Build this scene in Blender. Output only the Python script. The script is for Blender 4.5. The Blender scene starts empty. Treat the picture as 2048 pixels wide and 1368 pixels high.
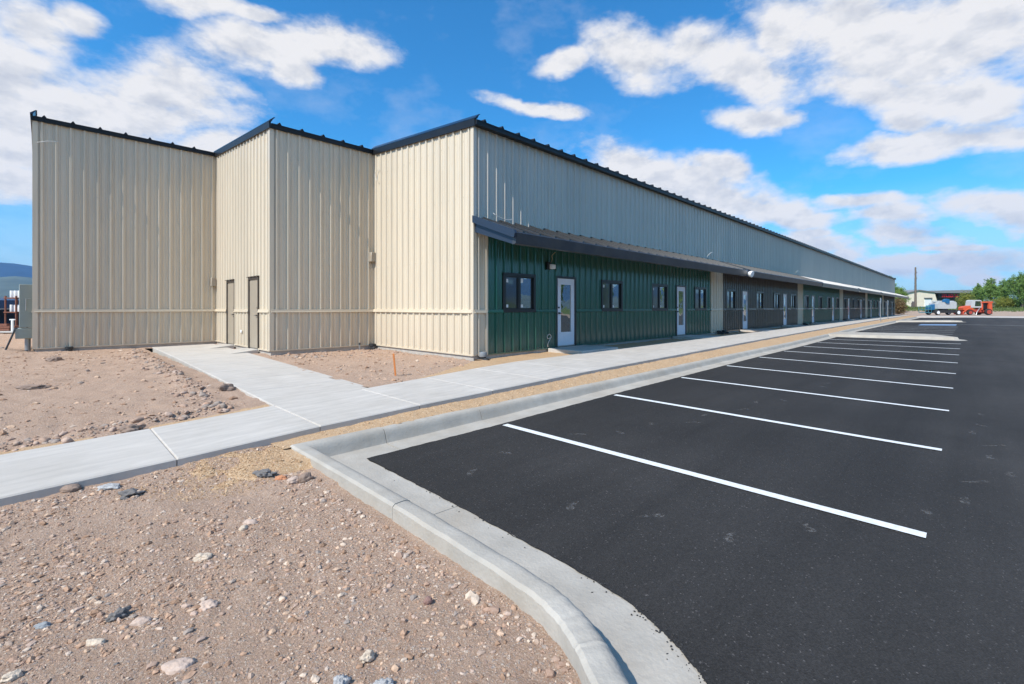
import bpy, math, random
import numpy as np
from mathutils import Vector, Matrix, noise as mnoise

random.seed(7)
RNG = np.random.default_rng(11)
S = bpy.context.scene
COL = S.collection
rad = math.radians

# ------------------------------------------------------------------ camera
CAMX, CAMY, EYE = -7.517, -8.756, 1.3
FOCAL, HORIZON = 930.0, 615.0          # in pixels of the 2048 px wide photograph
HEAD = rad(44.63)
FWD = (math.cos(HEAD), math.sin(HEAD)); RGT = (math.sin(HEAD), -math.cos(HEAD))
cam = bpy.data.cameras.new('camera'); camo = bpy.data.objects.new('camera', cam); COL.objects.link(camo)
cam.sensor_width = 36; cam.lens = 36*FOCAL/2048; cam.shift_y = (HORIZON-684)/2048
cam.clip_start = 0.05; cam.clip_end = 30000
camo.location = (CAMX, CAMY, EYE); camo.rotation_euler = (rad(90), 0, HEAD-rad(90))
S.camera = camo

# ------------------------------------------------------------------ sun, sky, exposure
SUN_EL, SUN_OFF = rad(46.5), rad(2.6)
SUNV = Vector((-math.cos(SUN_OFF)*math.cos(SUN_EL), -math.sin(SUN_OFF)*math.cos(SUN_EL), math.sin(SUN_EL)))
sl = bpy.data.lights.new('sun', 'SUN'); sl.energy = 5.0; sl.angle = rad(0.5); sl.color = (1.0, 0.955, 0.885)
so = bpy.data.objects.new('sun', sl); COL.objects.link(so); so.rotation_euler = SUNV.to_track_quat('Z', 'Y').to_euler()
S.view_settings.view_transform = 'Standard'; S.view_settings.look = 'None'
S.view_settings.exposure = 0.16; S.view_settings.gamma = 1.0
S.render.engine = 'CYCLES'
S.cycles.use_denoising = True
S.cycles.max_bounces = 6

CLOUDS = [(94.0, 18.4, 8.62, 5.06, -3.0), (90.66, 22.51, 3.27, 2.19, -15.2), (88.5, 15.8, 10.57, 4.52, 13.9), (81.36, 20.12, 6.33, 3.27, 18.2), (82.53, 17.65, 8.44, 2.21, 17.4), (87.85, 24.07, 1.8, 1.05, -1.0), (71.15, 26.58, 8.14, 2.12, 10.8), (64.39, 27.75, 5.18, 1.63, -0.1), (69.65, 24.84, 3.04, 1.38, -10.4), (78.91, 28.34, 3.79, 1.03, 15.4), (73.08, 28.94, 2.86, 0.83, 2.4), (91.82, 10.15, 3.13, 2.03, 15.5), (90.66, 2.35, 4.16, 0.77, 2.4), (77.63, 16.33, 4.77, 1.9, 9.7), (90.06, 13.37, 5.77, 2.46, 12.7), (41.49, 23.4, 6.14, 0.73, -9.7), (37.82, 22.45, 1.94, 0.73, -7.9), (38.13, 27.78, 3.35, 0.96, 8.7), (30.39, 27.76, 6.37, 2.43, -18.5), (22.62, 27.18, 5.82, 2.26, -4.8), (18.51, 24.64, 6.46, 2.29, -31.0), (14.67, 27.34, 2.77, 2.53, -13.7), (7.82, 25.94, 9.08, 3.19, -21.8), (1.34, 23.48, 7.83, 4.15, -19.3), (4.79, 19.34, 9.44, 1.77, -24.9), (0.38, 17.73, 3.79, 1.6, -16.0), (4.79, 22.23, 7.26, 2.43, -16.6), (17.04, 19.67, 4.84, 1.07, -13.8), (2.68, 14.78, 6.81, 1.11, -2.7), (-2.9, 14.06, 3.09, 1.17, -4.6), (4.43, 16.9, 2.16, 1.03, -23.5), (29.81, 16.5, 6.33, 1.86, -18.5), (26.42, 13.77, 7.23, 2.65, -14.6), (20.02, 15.05, 4.07, 1.36, -18.8), (21.05, 12.5, 4.66, 1.72, -5.5), (15.61, 9.97, 7.54, 1.36, -8.6), (5.9, 8.73, 3.37, 1.41, -12.0), (4.79, 6.83, 4.72, 1.4, -15.7), (-1.16, 8.74, 3.3, 1.51, -16.9), (-3.46, 7.77, 2.47, 1.62, -8.6), (11.98, 7.73, 2.18, 0.71, -5.0), (9.02, 5.24, 1.63, 0.79, -3.8), (5.52, 3.82, 3.34, 1.05, -13.1), (-0.55, 2.82, 1.84, 0.78, -2.9), (1.67, 5.39, 2.97, 0.54, -5.1),
          (25.0, 13.6, 9.5, 3.0, -14), (20.0, 11.2, 8, 2.2, -10), (13, 6.2, 7, 1.6, -5), (2, 4.2, 7, 1.2, -5), (21, 9.2, 6, 1.3, -6), (8, 10.5, 4, 0.8, -5), (-80, 12, 20, 2.5, 0), (-50, 46, 18, 8, 0), (-125, 36, 16, 7, 0), (30, 62, 24, 7, 0), (150, 45, 22, 8, 0), (-25, 11, 12, 2.0, 0), (-160, 15, 20, 3, 0)]  # clouds out of view at the end are added to whiten the fill light

def build_world():
    w = bpy.data.worlds.new('World'); S.world = w; w.use_nodes = True
    t = w.node_tree; n = t.nodes; n.clear(); L = t.links.new
    out = n.new('ShaderNodeOutputWorld'); bg = n.new('ShaderNodeBackground'); bg.inputs[1].default_value = 0.087
    L(bg.outputs[0], out.inputs[0])
    sk = n.new('ShaderNodeTexSky'); sk.sky_type = 'NISHITA'; sk.sun_disc = False
    sk.sun_elevation = SUN_EL; sk.sun_rotation = rad(267.4); sk.air_density = 1.0; sk.dust_density = 0.6; sk.ozone_density = 2.2
    tint = n.new('ShaderNodeMix'); tint.data_type = 'RGBA'; tint.blend_type = 'MULTIPLY'; tint.inputs[0].default_value = 1
    L(sk.outputs[0], tint.inputs[6]); tint.inputs[7].default_value = (0.40, 1.54, 2.20, 1)
    tc = n.new('ShaderNodeTexCoord'); d = tc.outputs['Generated']
    sx = n.new('ShaderNodeSeparateXYZ'); L(d, sx.inputs[0])
    def M(op, a, b=None, c=None):
        m = n.new('ShaderNodeMath'); m.operation = op
        for i, v in enumerate((a, b, c)):
            if v is None: continue
            if isinstance(v, (int, float)): m.inputs[i].default_value = v
            else: L(v, m.inputs[i])
        return m.outputs[0]
    az = M('MULTIPLY', M('ARCTAN2', sx.outputs[1], sx.outputs[0]), 57.29578)
    el = M('MULTIPLY', M('ARCSINE', sx.outputs[2]), 57.29578)
    # noise on the direction itself, flattened near the horizon
    sc = n.new('ShaderNodeVectorMath'); sc.operation = 'MULTIPLY'; L(d, sc.inputs[0]); sc.inputs[1].default_value = (1, 1, 1.9)
    def N(scale, det, rough, src, off=(0, 0, 0)):
        a = n.new('ShaderNodeVectorMath'); a.operation = 'ADD'; L(src, a.inputs[0]); a.inputs[1].default_value = off
        x = n.new('ShaderNodeTexNoise'); x.inputs['Scale'].default_value = scale; x.inputs['Detail'].default_value = det
        x.inputs['Roughness'].default_value = rough; L(a.outputs[0], x.inputs['Vector']); return x
    warp = N(9, 4, 0.55, sc.outputs[0])
    wv = n.new('ShaderNodeVectorMath'); wv.operation = 'SUBTRACT'; L(warp.outputs['Color'], wv.inputs[0]); wv.inputs[1].default_value = (0.5, 0.5, 0.5)
    ws = n.new('ShaderNodeVectorMath'); ws.operation = 'SCALE'; L(wv.outputs[0], ws.inputs[0]); ws.inputs['Scale'].default_value = 2.5
    ae = n.new('ShaderNodeCombineXYZ'); L(az, ae.inputs[0]); L(el, ae.inputs[1])
    aw = n.new('ShaderNodeVectorMath'); aw.operation = 'ADD'; L(ae.outputs[0], aw.inputs[0]); L(ws.outputs[0], aw.inputs[1])
    flat = n.new('ShaderNodeVectorMath'); flat.operation = 'MULTIPLY'; L(aw.outputs[0], flat.inputs[0]); flat.inputs[1].default_value = (1, 1, 0)
    r = None
    for a, e, ra, re, rot in CLOUDS:
        mp = n.new('ShaderNodeMapping'); mp.vector_type = 'TEXTURE'; L(flat.outputs[0], mp.inputs[0])
        mp.inputs[1].default_value = (a, e, 0); mp.inputs[2].default_value = (0, 0, -rad(rot)); mp.inputs[3].default_value = (ra, re, 1)
        ln = n.new('ShaderNodeVectorMath'); ln.operation = 'LENGTH'; L(mp.outputs[0], ln.inputs[0])
        r = ln.outputs['Value'] if r is None else M('SMOOTH_MIN', r, ln.outputs['Value'], 0.18)
    f1 = N(10, 12, 0.60, sc.outputs[0]).outputs[0]
    f2 = N(10, 8, 0.60, sc.outputs[0], (-0.012, -0.004, 0.034)).outputs[0]     # the same noise a step towards the sun
    body = M('ADD', M('SUBTRACT', 1.22, r), M('MULTIPLY', M('SUBTRACT', f1, 0.5), 2.3))
    dens = n.new('ShaderNodeMapRange'); dens.interpolation_type = 'SMOOTHSTEP'; L(body, dens.inputs[0])
    dens.inputs[1].default_value = -0.2; dens.inputs[2].default_value = 0.72
    # thin veil low in the sky and wisps
    wisp = N(6, 6, 0.6, sc.outputs[0], (3, 1, 2)).outputs[0]
    wm = n.new('ShaderNodeMapRange'); L(wisp, wm.inputs[0]); wm.inputs[1].default_value = 0.5; wm.inputs[2].default_value = 0.75; wm.inputs[4].default_value = 0.22
    low = n.new('ShaderNodeMapRange'); L(el, low.inputs[0]); low.inputs[1].default_value = 12; low.inputs[2].default_value = -1; low.inputs[3].default_value = 0.0; low.inputs[4].default_value = 0.68
    dd = M('MAXIMUM', M('MULTIPLY', dens.outputs[0], 0.97), M('MAXIMUM', wm.outputs[0], low.outputs[0]))
    # shading of the clouds: relief from the noise step and thicker = greyer underneath
    rel = M('SUBTRACT', f1, f2)
    thick = n.new('ShaderNodeMapRange'); L(body, thick.inputs[0]); thick.inputs[1].default_value = 0.35; thick.inputs[2].default_value = 1.7; thick.inputs[3].default_value = 0.0; thick.inputs[4].default_value = 0.5
    sh = M('ADD', M('SUBTRACT', 0.92, M('MULTIPLY', thick.outputs[0], 0.42)), M('MULTIPLY', rel, 2.2))
    cr = n.new('ShaderNodeValToRGB'); L(sh, cr.inputs[0])
    e = cr.color_ramp.elements; e[0].position = 0.30; e[0].color = (5.8, 6.1, 6.9, 1); e[1].position = 0.95; e[1].color = (9.7, 9.5, 9.4, 1)
    x = cr.color_ramp.elements.new(0.7); x.color = (8.1, 8.15, 8.4, 1)
    mix = n.new('ShaderNodeMix'); mix.data_type = 'RGBA'; L(dd, mix.inputs[0]); L(tint.outputs[2], mix.inputs[6]); L(cr.outputs[0], mix.inputs[7])
    L(mix.outputs[2], bg.inputs[0])
build_world()

# ------------------------------------------------------------------ materials
MATS = {}
def mat(name, col, rough=0.6, metal=0.0, spec=0.5, var=0.0, vscale=3.0, bump=0.0, bscale=40.0, stretch=(1, 1, 1), dirt=None, dscale=1.2, damt=0.0, emit=None):
    if name in MATS: return MATS[name]
    m = bpy.data.materials.new(name); m.use_nodes = True; MATS[name] = m
    t = m.node_tree; n = t.nodes; L = t.links.new; b = n['Principled BSDF']
    b.inputs['Base Color'].default_value = (*col, 1); b.inputs['Roughness'].default_value = rough
    b.inputs['Metallic'].default_value = metal; b.inputs['Specular IOR Level'].default_value = spec
    tc = n.new('ShaderNodeTexCoord'); mp = n.new('ShaderNodeMapping'); L(tc.outputs['Object'], mp.inputs[0]); mp.inputs[3].default_value = stretch
    src = None
    if var:
        x = n.new('ShaderNodeTexNoise'); x.inputs['Scale'].default_value = vscale; x.inputs['Detail'].default_value = 6; x.inputs['Roughness'].default_value = 0.62; L(mp.outputs[0], x.inputs['Vector'])
        r = n.new('ShaderNodeValToRGB'); L(x.outputs[0], r.inputs[0]); e = r.color_ramp.elements
        e[0].position = 0.3; e[1].position = 0.7
        e[0].color = (*[c*(1-var) for c in col], 1); e[1].color = (*[min(1, c*(1+var)) for c in col], 1)
        src = r.outputs[0]
    if dirt:
        x = n.new('ShaderNodeTexNoise'); x.inputs['Scale'].default_value = dscale; x.inputs['Detail'].default_value = 8; x.inputs['Roughness'].default_value = 0.7; L(tc.outputs['Object'], x.inputs['Vector'])
        r = n.new('ShaderNodeMapRange'); L(x.outputs[0], r.inputs[0]); r.inputs[1].default_value = 0.45; r.inputs[2].default_value = 0.75; r.inputs[4].default_value = damt
        mx = n.new('ShaderNodeMix'); mx.data_type = 'RGBA'; L(r.outputs[0], mx.inputs[0]); mx.inputs[7].default_value = (*dirt, 1)
        if src: L(src, mx.inputs[6])
        else: mx.inputs[6].default_value = (*col, 1)
        src = mx.outputs[2]
    if src: L(src, b.inputs['Base Color'])
    if bump:
        x = n.new('ShaderNodeTexNoise'); x.inputs['Scale'].default_value = bscale; x.inputs['Detail'].default_value = 4; L(mp.outputs[0], x.inputs['Vector'])
        bp = n.new('ShaderNodeBump'); bp.inputs['Strength'].default_value = 1.0; bp.inputs['Distance'].default_value = bump; L(x.outputs[0], bp.inputs['Height']); L(bp.outputs[0], b.inputs['Normal'])
    if emit:
        b.inputs['Emission Color'].default_value = (*emit, 1); b.inputs['Emission Strength'].default_value = 1
    return m

def sheet_metal(name, col, rough, spec=0.5, streak=0.06, dust=None, dustamt=0.0):
    """factory painted steel: slight oil-canning, faint vertical streaks, dust that settles unevenly near the ground"""
    m = mat(name, col, rough, 0.0, spec, var=streak, vscale=2.2, stretch=(3, 3, 0.35), bump=0.004, bscale=1.6)
    t = m.node_tree; n = t.nodes; L = t.links.new; b = n['Principled BSDF']
    tc = n.new('ShaderNodeTexCoord'); s = n.new('ShaderNodeSeparateXYZ'); L(tc.outputs['Object'], s.inputs[0])
    ad = n.new('ShaderNodeMath'); L(s.outputs[0], ad.inputs[0]); L(s.outputs[1], ad.inputs[1])
    dv = n.new('ShaderNodeMath'); dv.operation = 'DIVIDE'; L(ad.outputs[0], dv.inputs[0]); dv.inputs[1].default_value = 0.9144
    fl = n.new('ShaderNodeMath'); fl.operation = 'FLOOR'; L(dv.outputs[0], fl.inputs[0])
    wn = n.new('ShaderNodeTexWhiteNoise'); wn.noise_dimensions = '1D'; L(fl.outputs[0], wn.inputs['W'])
    mr = n.new('ShaderNodeMapRange'); L(wn.outputs['Value'], mr.inputs[0]); mr.inputs[3].default_value = 0.96; mr.inputs[4].default_value = 1.03
    hv = n.new('ShaderNodeHueSaturation'); L(mr.outputs[0], hv.inputs['Value']); L(b.inputs['Base Color'].links[0].from_socket, hv.inputs['Color']); L(hv.outputs[0], b.inputs['Base Color'])
    if dust:
        old = b.inputs['Base Color'].links[0].from_socket
        tc = n.new('ShaderNodeTexCoord'); s = n.new('ShaderNodeSeparateXYZ'); L(tc.outputs['Object'], s.inputs[0])
        x = n.new('ShaderNodeTexNoise'); x.inputs['Scale'].default_value = 2.5; x.inputs['Detail'].default_value = 7; L(tc.outputs['Object'], x.inputs['Vector'])
        a = n.new('ShaderNodeMapRange'); L(s.outputs[2], a.inputs[0]); a.inputs[1].default_value = 1.1; a.inputs[2].default_value = 0.0; a.inputs[4].default_value = dustamt
        mu = n.new('ShaderNodeMath'); mu.operation = 'MULTIPLY'; L(a.outputs[0], mu.inputs[0]); L(x.outputs[0], mu.inputs[1])
        mx = n.new('ShaderNodeMix'); mx.data_type = 'RGBA'; L(mu.outputs[0], mx.inputs[0]); L(old, mx.inputs[6]); mx.inputs[7].default_value = (*dust, 1)
        L(mx.outputs[2], b.inputs['Base Color'])
    return m

def dirt_material(name, base, dark, light, pebble, stonecols, bump=0.012):
    m = bpy.data.materials.new(name); m.use_nodes = True; MATS[name] = m
    t = m.node_tree; n = t.nodes; L = t.links.new; b = n['Principled BSDF']
    b.inputs['Roughness'].default_value = 0.95; b.inputs['Specular IOR Level'].default_value = 0.15
    tc = n.new('ShaderNodeTexCoord'); P = tc.outputs['Object']
    def noise(s, d=8, r=0.65):
        x = n.new('ShaderNodeTexNoise'); x.inputs['Scale'].default_value = s; x.inputs['Detail'].default_value = d; x.inputs['Roughness'].default_value = r; L(P, x.inputs['Vector']); return x.outputs[0]
    def ramp(v, stops):
        r = n.new('ShaderNodeValToRGB'); L(v, r.inputs[0]); e = r.color_ramp.elements
        e[0].position, e[0].color = stops[0][0], (*stops[0][1], 1); e[1].position, e[1].color = stops[-1][0], (*stops[-1][1], 1)
        for p, c in stops[1:-1]: q = e.new(p); q.color = (*c, 1)
        return r.outputs[0]
    def mixc(f, a, c):
        x = n.new('ShaderNodeMix'); x.data_type = 'RGBA'
        if isinstance(f, float): x.inputs[0].default_value = f
        else: L(f, x.inputs[0])
        L(a, x.inputs[6]); L(c, x.inputs[7]); return x.outputs[2]
    big = ramp(noise(1.1), [(0.15, dark), (0.5, base), (0.85, light)])
    fine = ramp(noise(75, 8, 0.85), [(0.34, dark), (0.5, base), (0.66, light)])
    col = mixc(0.65, big, fine)
    h = None
    for sc, thr, soft in pebble:
        v = n.new('ShaderNodeTexVoronoi'); v.inputs['Scale'].default_value = sc; v.inputs['Randomness'].default_value = 1.0
        wn = n.new('ShaderNodeTexNoise'); wn.inputs['Scale'].default_value = sc*0.9; L(P, wn.inputs['Vector'])
        ad = n.new('ShaderNodeMixRGB'); ad.blend_type = 'ADD'; ad.inputs[0].default_value = 0.55/sc; L(P, ad.inputs[1]); L(wn.outputs['Color'], ad.inputs[2]); L(ad.outputs[0], v.inputs['Vector'])
        sep = n.new('ShaderNodeSeparateColor'); L(v.outputs['Color'], sep.inputs[0])
        # only some of the cells hold a stone, each with its own size
        rr = n.new('ShaderNodeMath'); rr.operation = 'MULTIPLY'; L(sep.outputs[0], rr.inputs[0]); rr.inputs[1].default_value = thr
        df = n.new('ShaderNodeMath'); df.operation = 'SUBTRACT'; L(rr.outputs[0], df.inputs[0]); L(v.outputs['Distance'], df.inputs[1])
        mk = n.new('ShaderNodeMapRange'); L(df.outputs[0], mk.inputs[0]); mk.inputs[1].default_value = 0.0; mk.inputs[2].default_value = soft
        sc_col = ramp(sep.outputs[1], [(i/(len(stonecols)-1), c) for i, c in enumerate(stonecols)])
        col = mixc(mk.outputs[0], col, sc_col)
        k = n.new('ShaderNodeMath'); k.operation = 'MULTIPLY'; L(mk.outputs[0], k.inputs[0]); k.inputs[1].default_value = 8.0/sc
        if h is None: h = k.outputs[0]
        else:
            a = n.new('ShaderNodeMath'); a.operation = 'ADD'; L(h, a.inputs[0]); L(k.outputs[0], a.inputs[1]); h = a.outputs[0]
    a = n.new('ShaderNodeMath'); a.operation = 'MULTIPLY_ADD'; L(noise(38, 8, 0.75), a.inputs[0]); a.inputs[1].default_value = 1.1; L(h, a.inputs[2])
    bp = n.new('ShaderNodeBump'); bp.inputs['Distance'].default_value = bump; L(a.outputs[0], bp.inputs['Height']); L(bp.outputs[0], b.inputs['Normal'])
    L(col, b.inputs['Base Color'])
    return m

def asphalt_material():
    m = bpy.data.materials.new('asphalt'); m.use_nodes = True; MATS['asphalt'] = m
    t = m.node_tree; n = t.nodes; L = t.links.new; b = n['Principled BSDF']
    b.inputs['Roughness'].default_value = 0.85; b.inputs['Specular IOR Level'].default_value = 0.2
    tc = n.new('ShaderNodeTexCoord'); P = tc.outputs['Object']
    def noise(s, d=6, r=0.6):
        x = n.new('ShaderNodeTexNoise'); x.inputs['Scale'].default_value = s; x.inputs['Detail'].default_value = d; x.inputs['Roughness'].default_value = r; L(P, x.inputs['Vector']); return x.outputs[0]
    v = n.new('ShaderNodeTexVoronoi'); v.inputs['Scale'].default_value = 130; L(P, v.inputs['Vector'])
    sep = n.new('ShaderNodeSeparateColor'); L(v.outputs['Color'], sep.inputs[0])
    r = n.new('ShaderNodeValToRGB'); L(sep.outputs[0], r.inputs[0]); e = r.color_ramp.elements
    e[0].position = 0; e[0].color = (0.017, 0.016, 0.0155, 1); e[1].position = 1; e[1].color = (0.039, 0.037, 0.036, 1)
    q = e.new(0.985); q.color = (0.034, 0.032, 0.031, 1); q = e.new(0.996); q.color = (0.11, 0.10, 0.095, 1)
    # broad dusty variation, more dust where cars drive in the aisle
    s = n.new('ShaderNodeSeparateXYZ'); L(P, s.inputs[0])
    g = n.new('ShaderNodeMapRange'); L(s.outputs[1], g.inputs[0]); g.inputs[1].default_value = -8.0; g.inputs[2].default_value = -10.5; g.inputs[3].default_value = 0.10; g.inputs[4].default_value = 0.42
    mu = n.new('ShaderNodeMath'); mu.operation = 'MULTIPLY'; L(g.outputs[0], mu.inputs[0]); L(noise(0.9, 9, 0.7), mu.inputs[1])
    mx = n.new('ShaderNodeMix'); mx.data_type = 'RGBA'; L(mu.outputs[0], mx.inputs[0]); L(r.outputs[0], mx.inputs[6]); mx.inputs[7].default_value = (0.13, 0.118, 0.108, 1)
    st = n.new('ShaderNodeMapping'); st.inputs[3].default_value = (0.05, 0.9, 1); L(P, st.inputs[0])
    ln = n.new('ShaderNodeTexNoise'); ln.inputs['Scale'].default_value = 1.0; ln.inputs['Detail'].default_value = 7; ln.inputs['Roughness'].default_value = 0.7; L(st.outputs[0], ln.inputs['Vector'])
    lr = n.new('ShaderNodeMapRange'); L(ln.outputs[0], lr.inputs[0]); lr.inputs[1].default_value = 0.3; lr.inputs[2].default_value = 0.7; lr.inputs[3].default_value = 0.78; lr.inputs[4].default_value = 1.3
    bl = n.new('ShaderNodeMapRange'); L(noise(0.35, 5, 0.6), bl.inputs[0]); bl.inputs[1].default_value = 0.3; bl.inputs[2].default_value = 0.7; bl.inputs[3].default_value = 0.82; bl.inputs[4].default_value = 1.2
    mm = n.new('ShaderNodeMath'); mm.operation = 'MULTIPLY'; L(lr.outputs[0], mm.inputs[0]); L(bl.outputs[0], mm.inputs[1])
    hv = n.new('ShaderNodeHueSaturation'); L(mm.outputs[0], hv.inputs['Value']); L(mx.outputs[2], hv.inputs['Color'])
    L(hv.outputs[0], b.inputs['Base Color'])
    ad = n.new('ShaderNodeMath'); ad.operation = 'ADD'; L(v.outputs['Distance'], ad.inputs[0]); L(noise(60), ad.inputs[1])
    bp = n.new('ShaderNodeBump'); bp.inputs['Distance'].default_value = 0.004; bp.inputs['Strength'].default_value = 0.8; L(ad.outputs[0], bp.inputs['Height']); L(bp.outputs[0], b.inputs['Normal'])
    return m

def glass_material(name, body, refl, rough=0.0):
    m = bpy.data.materials.new(name); m.use_nodes = True; MATS[name] = m
    t = m.node_tree; n = t.nodes; L = t.links.new; b = n['Principled BSDF']
    b.inputs['Base Color'].default_value = (*body, 1); b.inputs['Roughness'].default_value = 0.35
    gl = n.new('ShaderNodeBsdfGlossy'); gl.inputs['Roughness'].default_value = rough; gl.inputs['Color'].default_value = (0.9, 0.95, 0.95, 1)
    lw = n.new('ShaderNodeLayerWeight'); lw.inputs[0].default_value = 0.35
    mr = n.new('ShaderNodeMapRange'); L(lw.outputs['Fresnel'], mr.inputs[0]); mr.inputs[3].default_value = refl; mr.inputs[4].default_value = 1.0
    ms = n.new('ShaderNodeMixShader'); L(mr.outputs[0], ms.inputs[0]); L(b.outputs[0], ms.inputs[1]); L(gl.outputs[0], ms.inputs[2])
    tc = n.new('ShaderNodeTexCoord'); x = n.new('ShaderNodeTexNoise'); x.inputs['Scale'].default_value = 1.6; L(tc.outputs['Object'], x.inputs['Vector'])
    bp = n.new('ShaderNodeBump'); bp.inputs['Distance'].default_value = 0.006; L(x.outputs[0], bp.inputs['Height']); L(bp.outputs[0], gl.inputs['Normal'])
    L(ms.outputs[0], n['Material Output'].inputs[0])
    return m

CREAM = sheet_metal('cream_steel', (0.645, 0.553, 0.42), 0.33, 0.45, 0.05, (0.42, 0.33, 0.25), 0.35)
GREY = sheet_metal('grey_steel', (0.64, 0.56, 0.47), 0.36, 0.35, 0.05)
GREEN = sheet_metal('green_steel', (0.012, 0.098, 0.068), 0.20, 0.9, 0.10, (0.22, 0.2, 0.16), 0.25)
BROWN = sheet_metal('brown_steel', (0.060, 0.045, 0.037), 0.24, 0.9, 0.12, (0.25, 0.2, 0.16), 0.3)
BLACK = mat('black_trim', (0.013, 0.013, 0.014), 0.42, 0.0, 0.35, var=0.25, vscale=3, bump=0.003, bscale=2.5)
SLATE = mat('slate_trim', (0.040, 0.047, 0.060), 0.34, 0.0, 0.5, var=0.25, vscale=2.2, bump=0.004, bscale=2.2, dirt=(0.13, 0.12, 0.10), dscale=1.5, damt=0.35)
TANTRIM = mat('tan_trim', (0.27, 0.25, 0.21), 0.5, var=0.2, vscale=2)
CONC = mat('sidewalk_concrete', (0.505, 0.462, 0.412), 0.9, 0, 0.2, var=0.11, vscale=2.0, bump=0.0015, bscale=90, stretch=(1, 5, 1), dirt=(0.36, 0.32, 0.27), dscale=0.8, damt=0.5)
KERBC = mat('kerb_concrete', (0.41, 0.375, 0.325), 0.9, 0, 0.2, var=0.14, vscale=3.0, bump=0.004, bscale=45, dirt=(0.36, 0.30, 0.23), dscale=1.7, damt=0.55)
FOUND = mat('foundation_concrete', (0.42, 0.39, 0.35), 0.95, 0, 0.2, var=0.18, vscale=5, bump=0.004, bscale=30)
WHITE = mat('white_paint', (0.80, 0.80, 0.79), 0.45, var=0.04)
ROADWHITE = mat('road_paint', (0.70, 0.70, 0.69), 0.8, var=0.16, vscale=30, bump=0.002, bscale=120)
ROADBLUE = mat('road_blue', (0.17, 0.27, 0.42), 0.7, var=0.2, vscale=8)
DOORTAN = mat('tan_door', (0.35, 0.295, 0.225), 0.45, var=0.05)
DOORWHITE = mat('white_door', (0.74, 0.74, 0.78), 0.4, var=0.04)
FRAMEBLK = mat('black_frame', (0.012, 0.012, 0.013), 0.35)
BRONZE = mat('bronze_frame', (0.06, 0.048, 0.04), 0.45)
CHROME = mat('satin_metal', (0.45, 0.44, 0.42), 0.3, 0.9)
GLASS = glass_material('window_glass', (0.010, 0.011, 0.012), 0.36)
SCREEN = glass_material('screened_glass', (0.014, 0.013, 0.014), 0.07, 0.05)
ASPH = asphalt_material()
STONES = [(0.54, 0.38, 0.29), (0.40, 0.26, 0.195), (0.60, 0.47, 0.35), (0.35, 0.29, 0.26), (0.46, 0.30, 0.22), (0.68, 0.56, 0.44)]
DIRT = dirt_material('brown_dirt', (0.43, 0.285, 0.198), (0.20, 0.128, 0.086), (0.60, 0.44, 0.33), [(38, 0.45, 0.16), (80, 0.62, 0.2), (150, 0.75, 0.25)], STONES, 0.018)
TAN = dirt_material('tan_gravel', (0.46, 0.295, 0.165), (0.29, 0.175, 0.095), (0.60, 0.42, 0.265), [(60, 0.55, 0.12), (120, 0.7, 0.15)], [(0.42, 0.27, 0.15), (0.55, 0.39, 0.24), (0.66, 0.52, 0.36), (0.38, 0.27, 0.18)], 0.008)
FARG = dirt_material('far_gravel', (0.36, 0.29, 0.24), (0.28, 0.22, 0.18), (0.45, 0.38, 0.32), [(3, 0.5, 0.1), (9, 0.5, 0.1)], STONES, 0.03)

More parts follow.
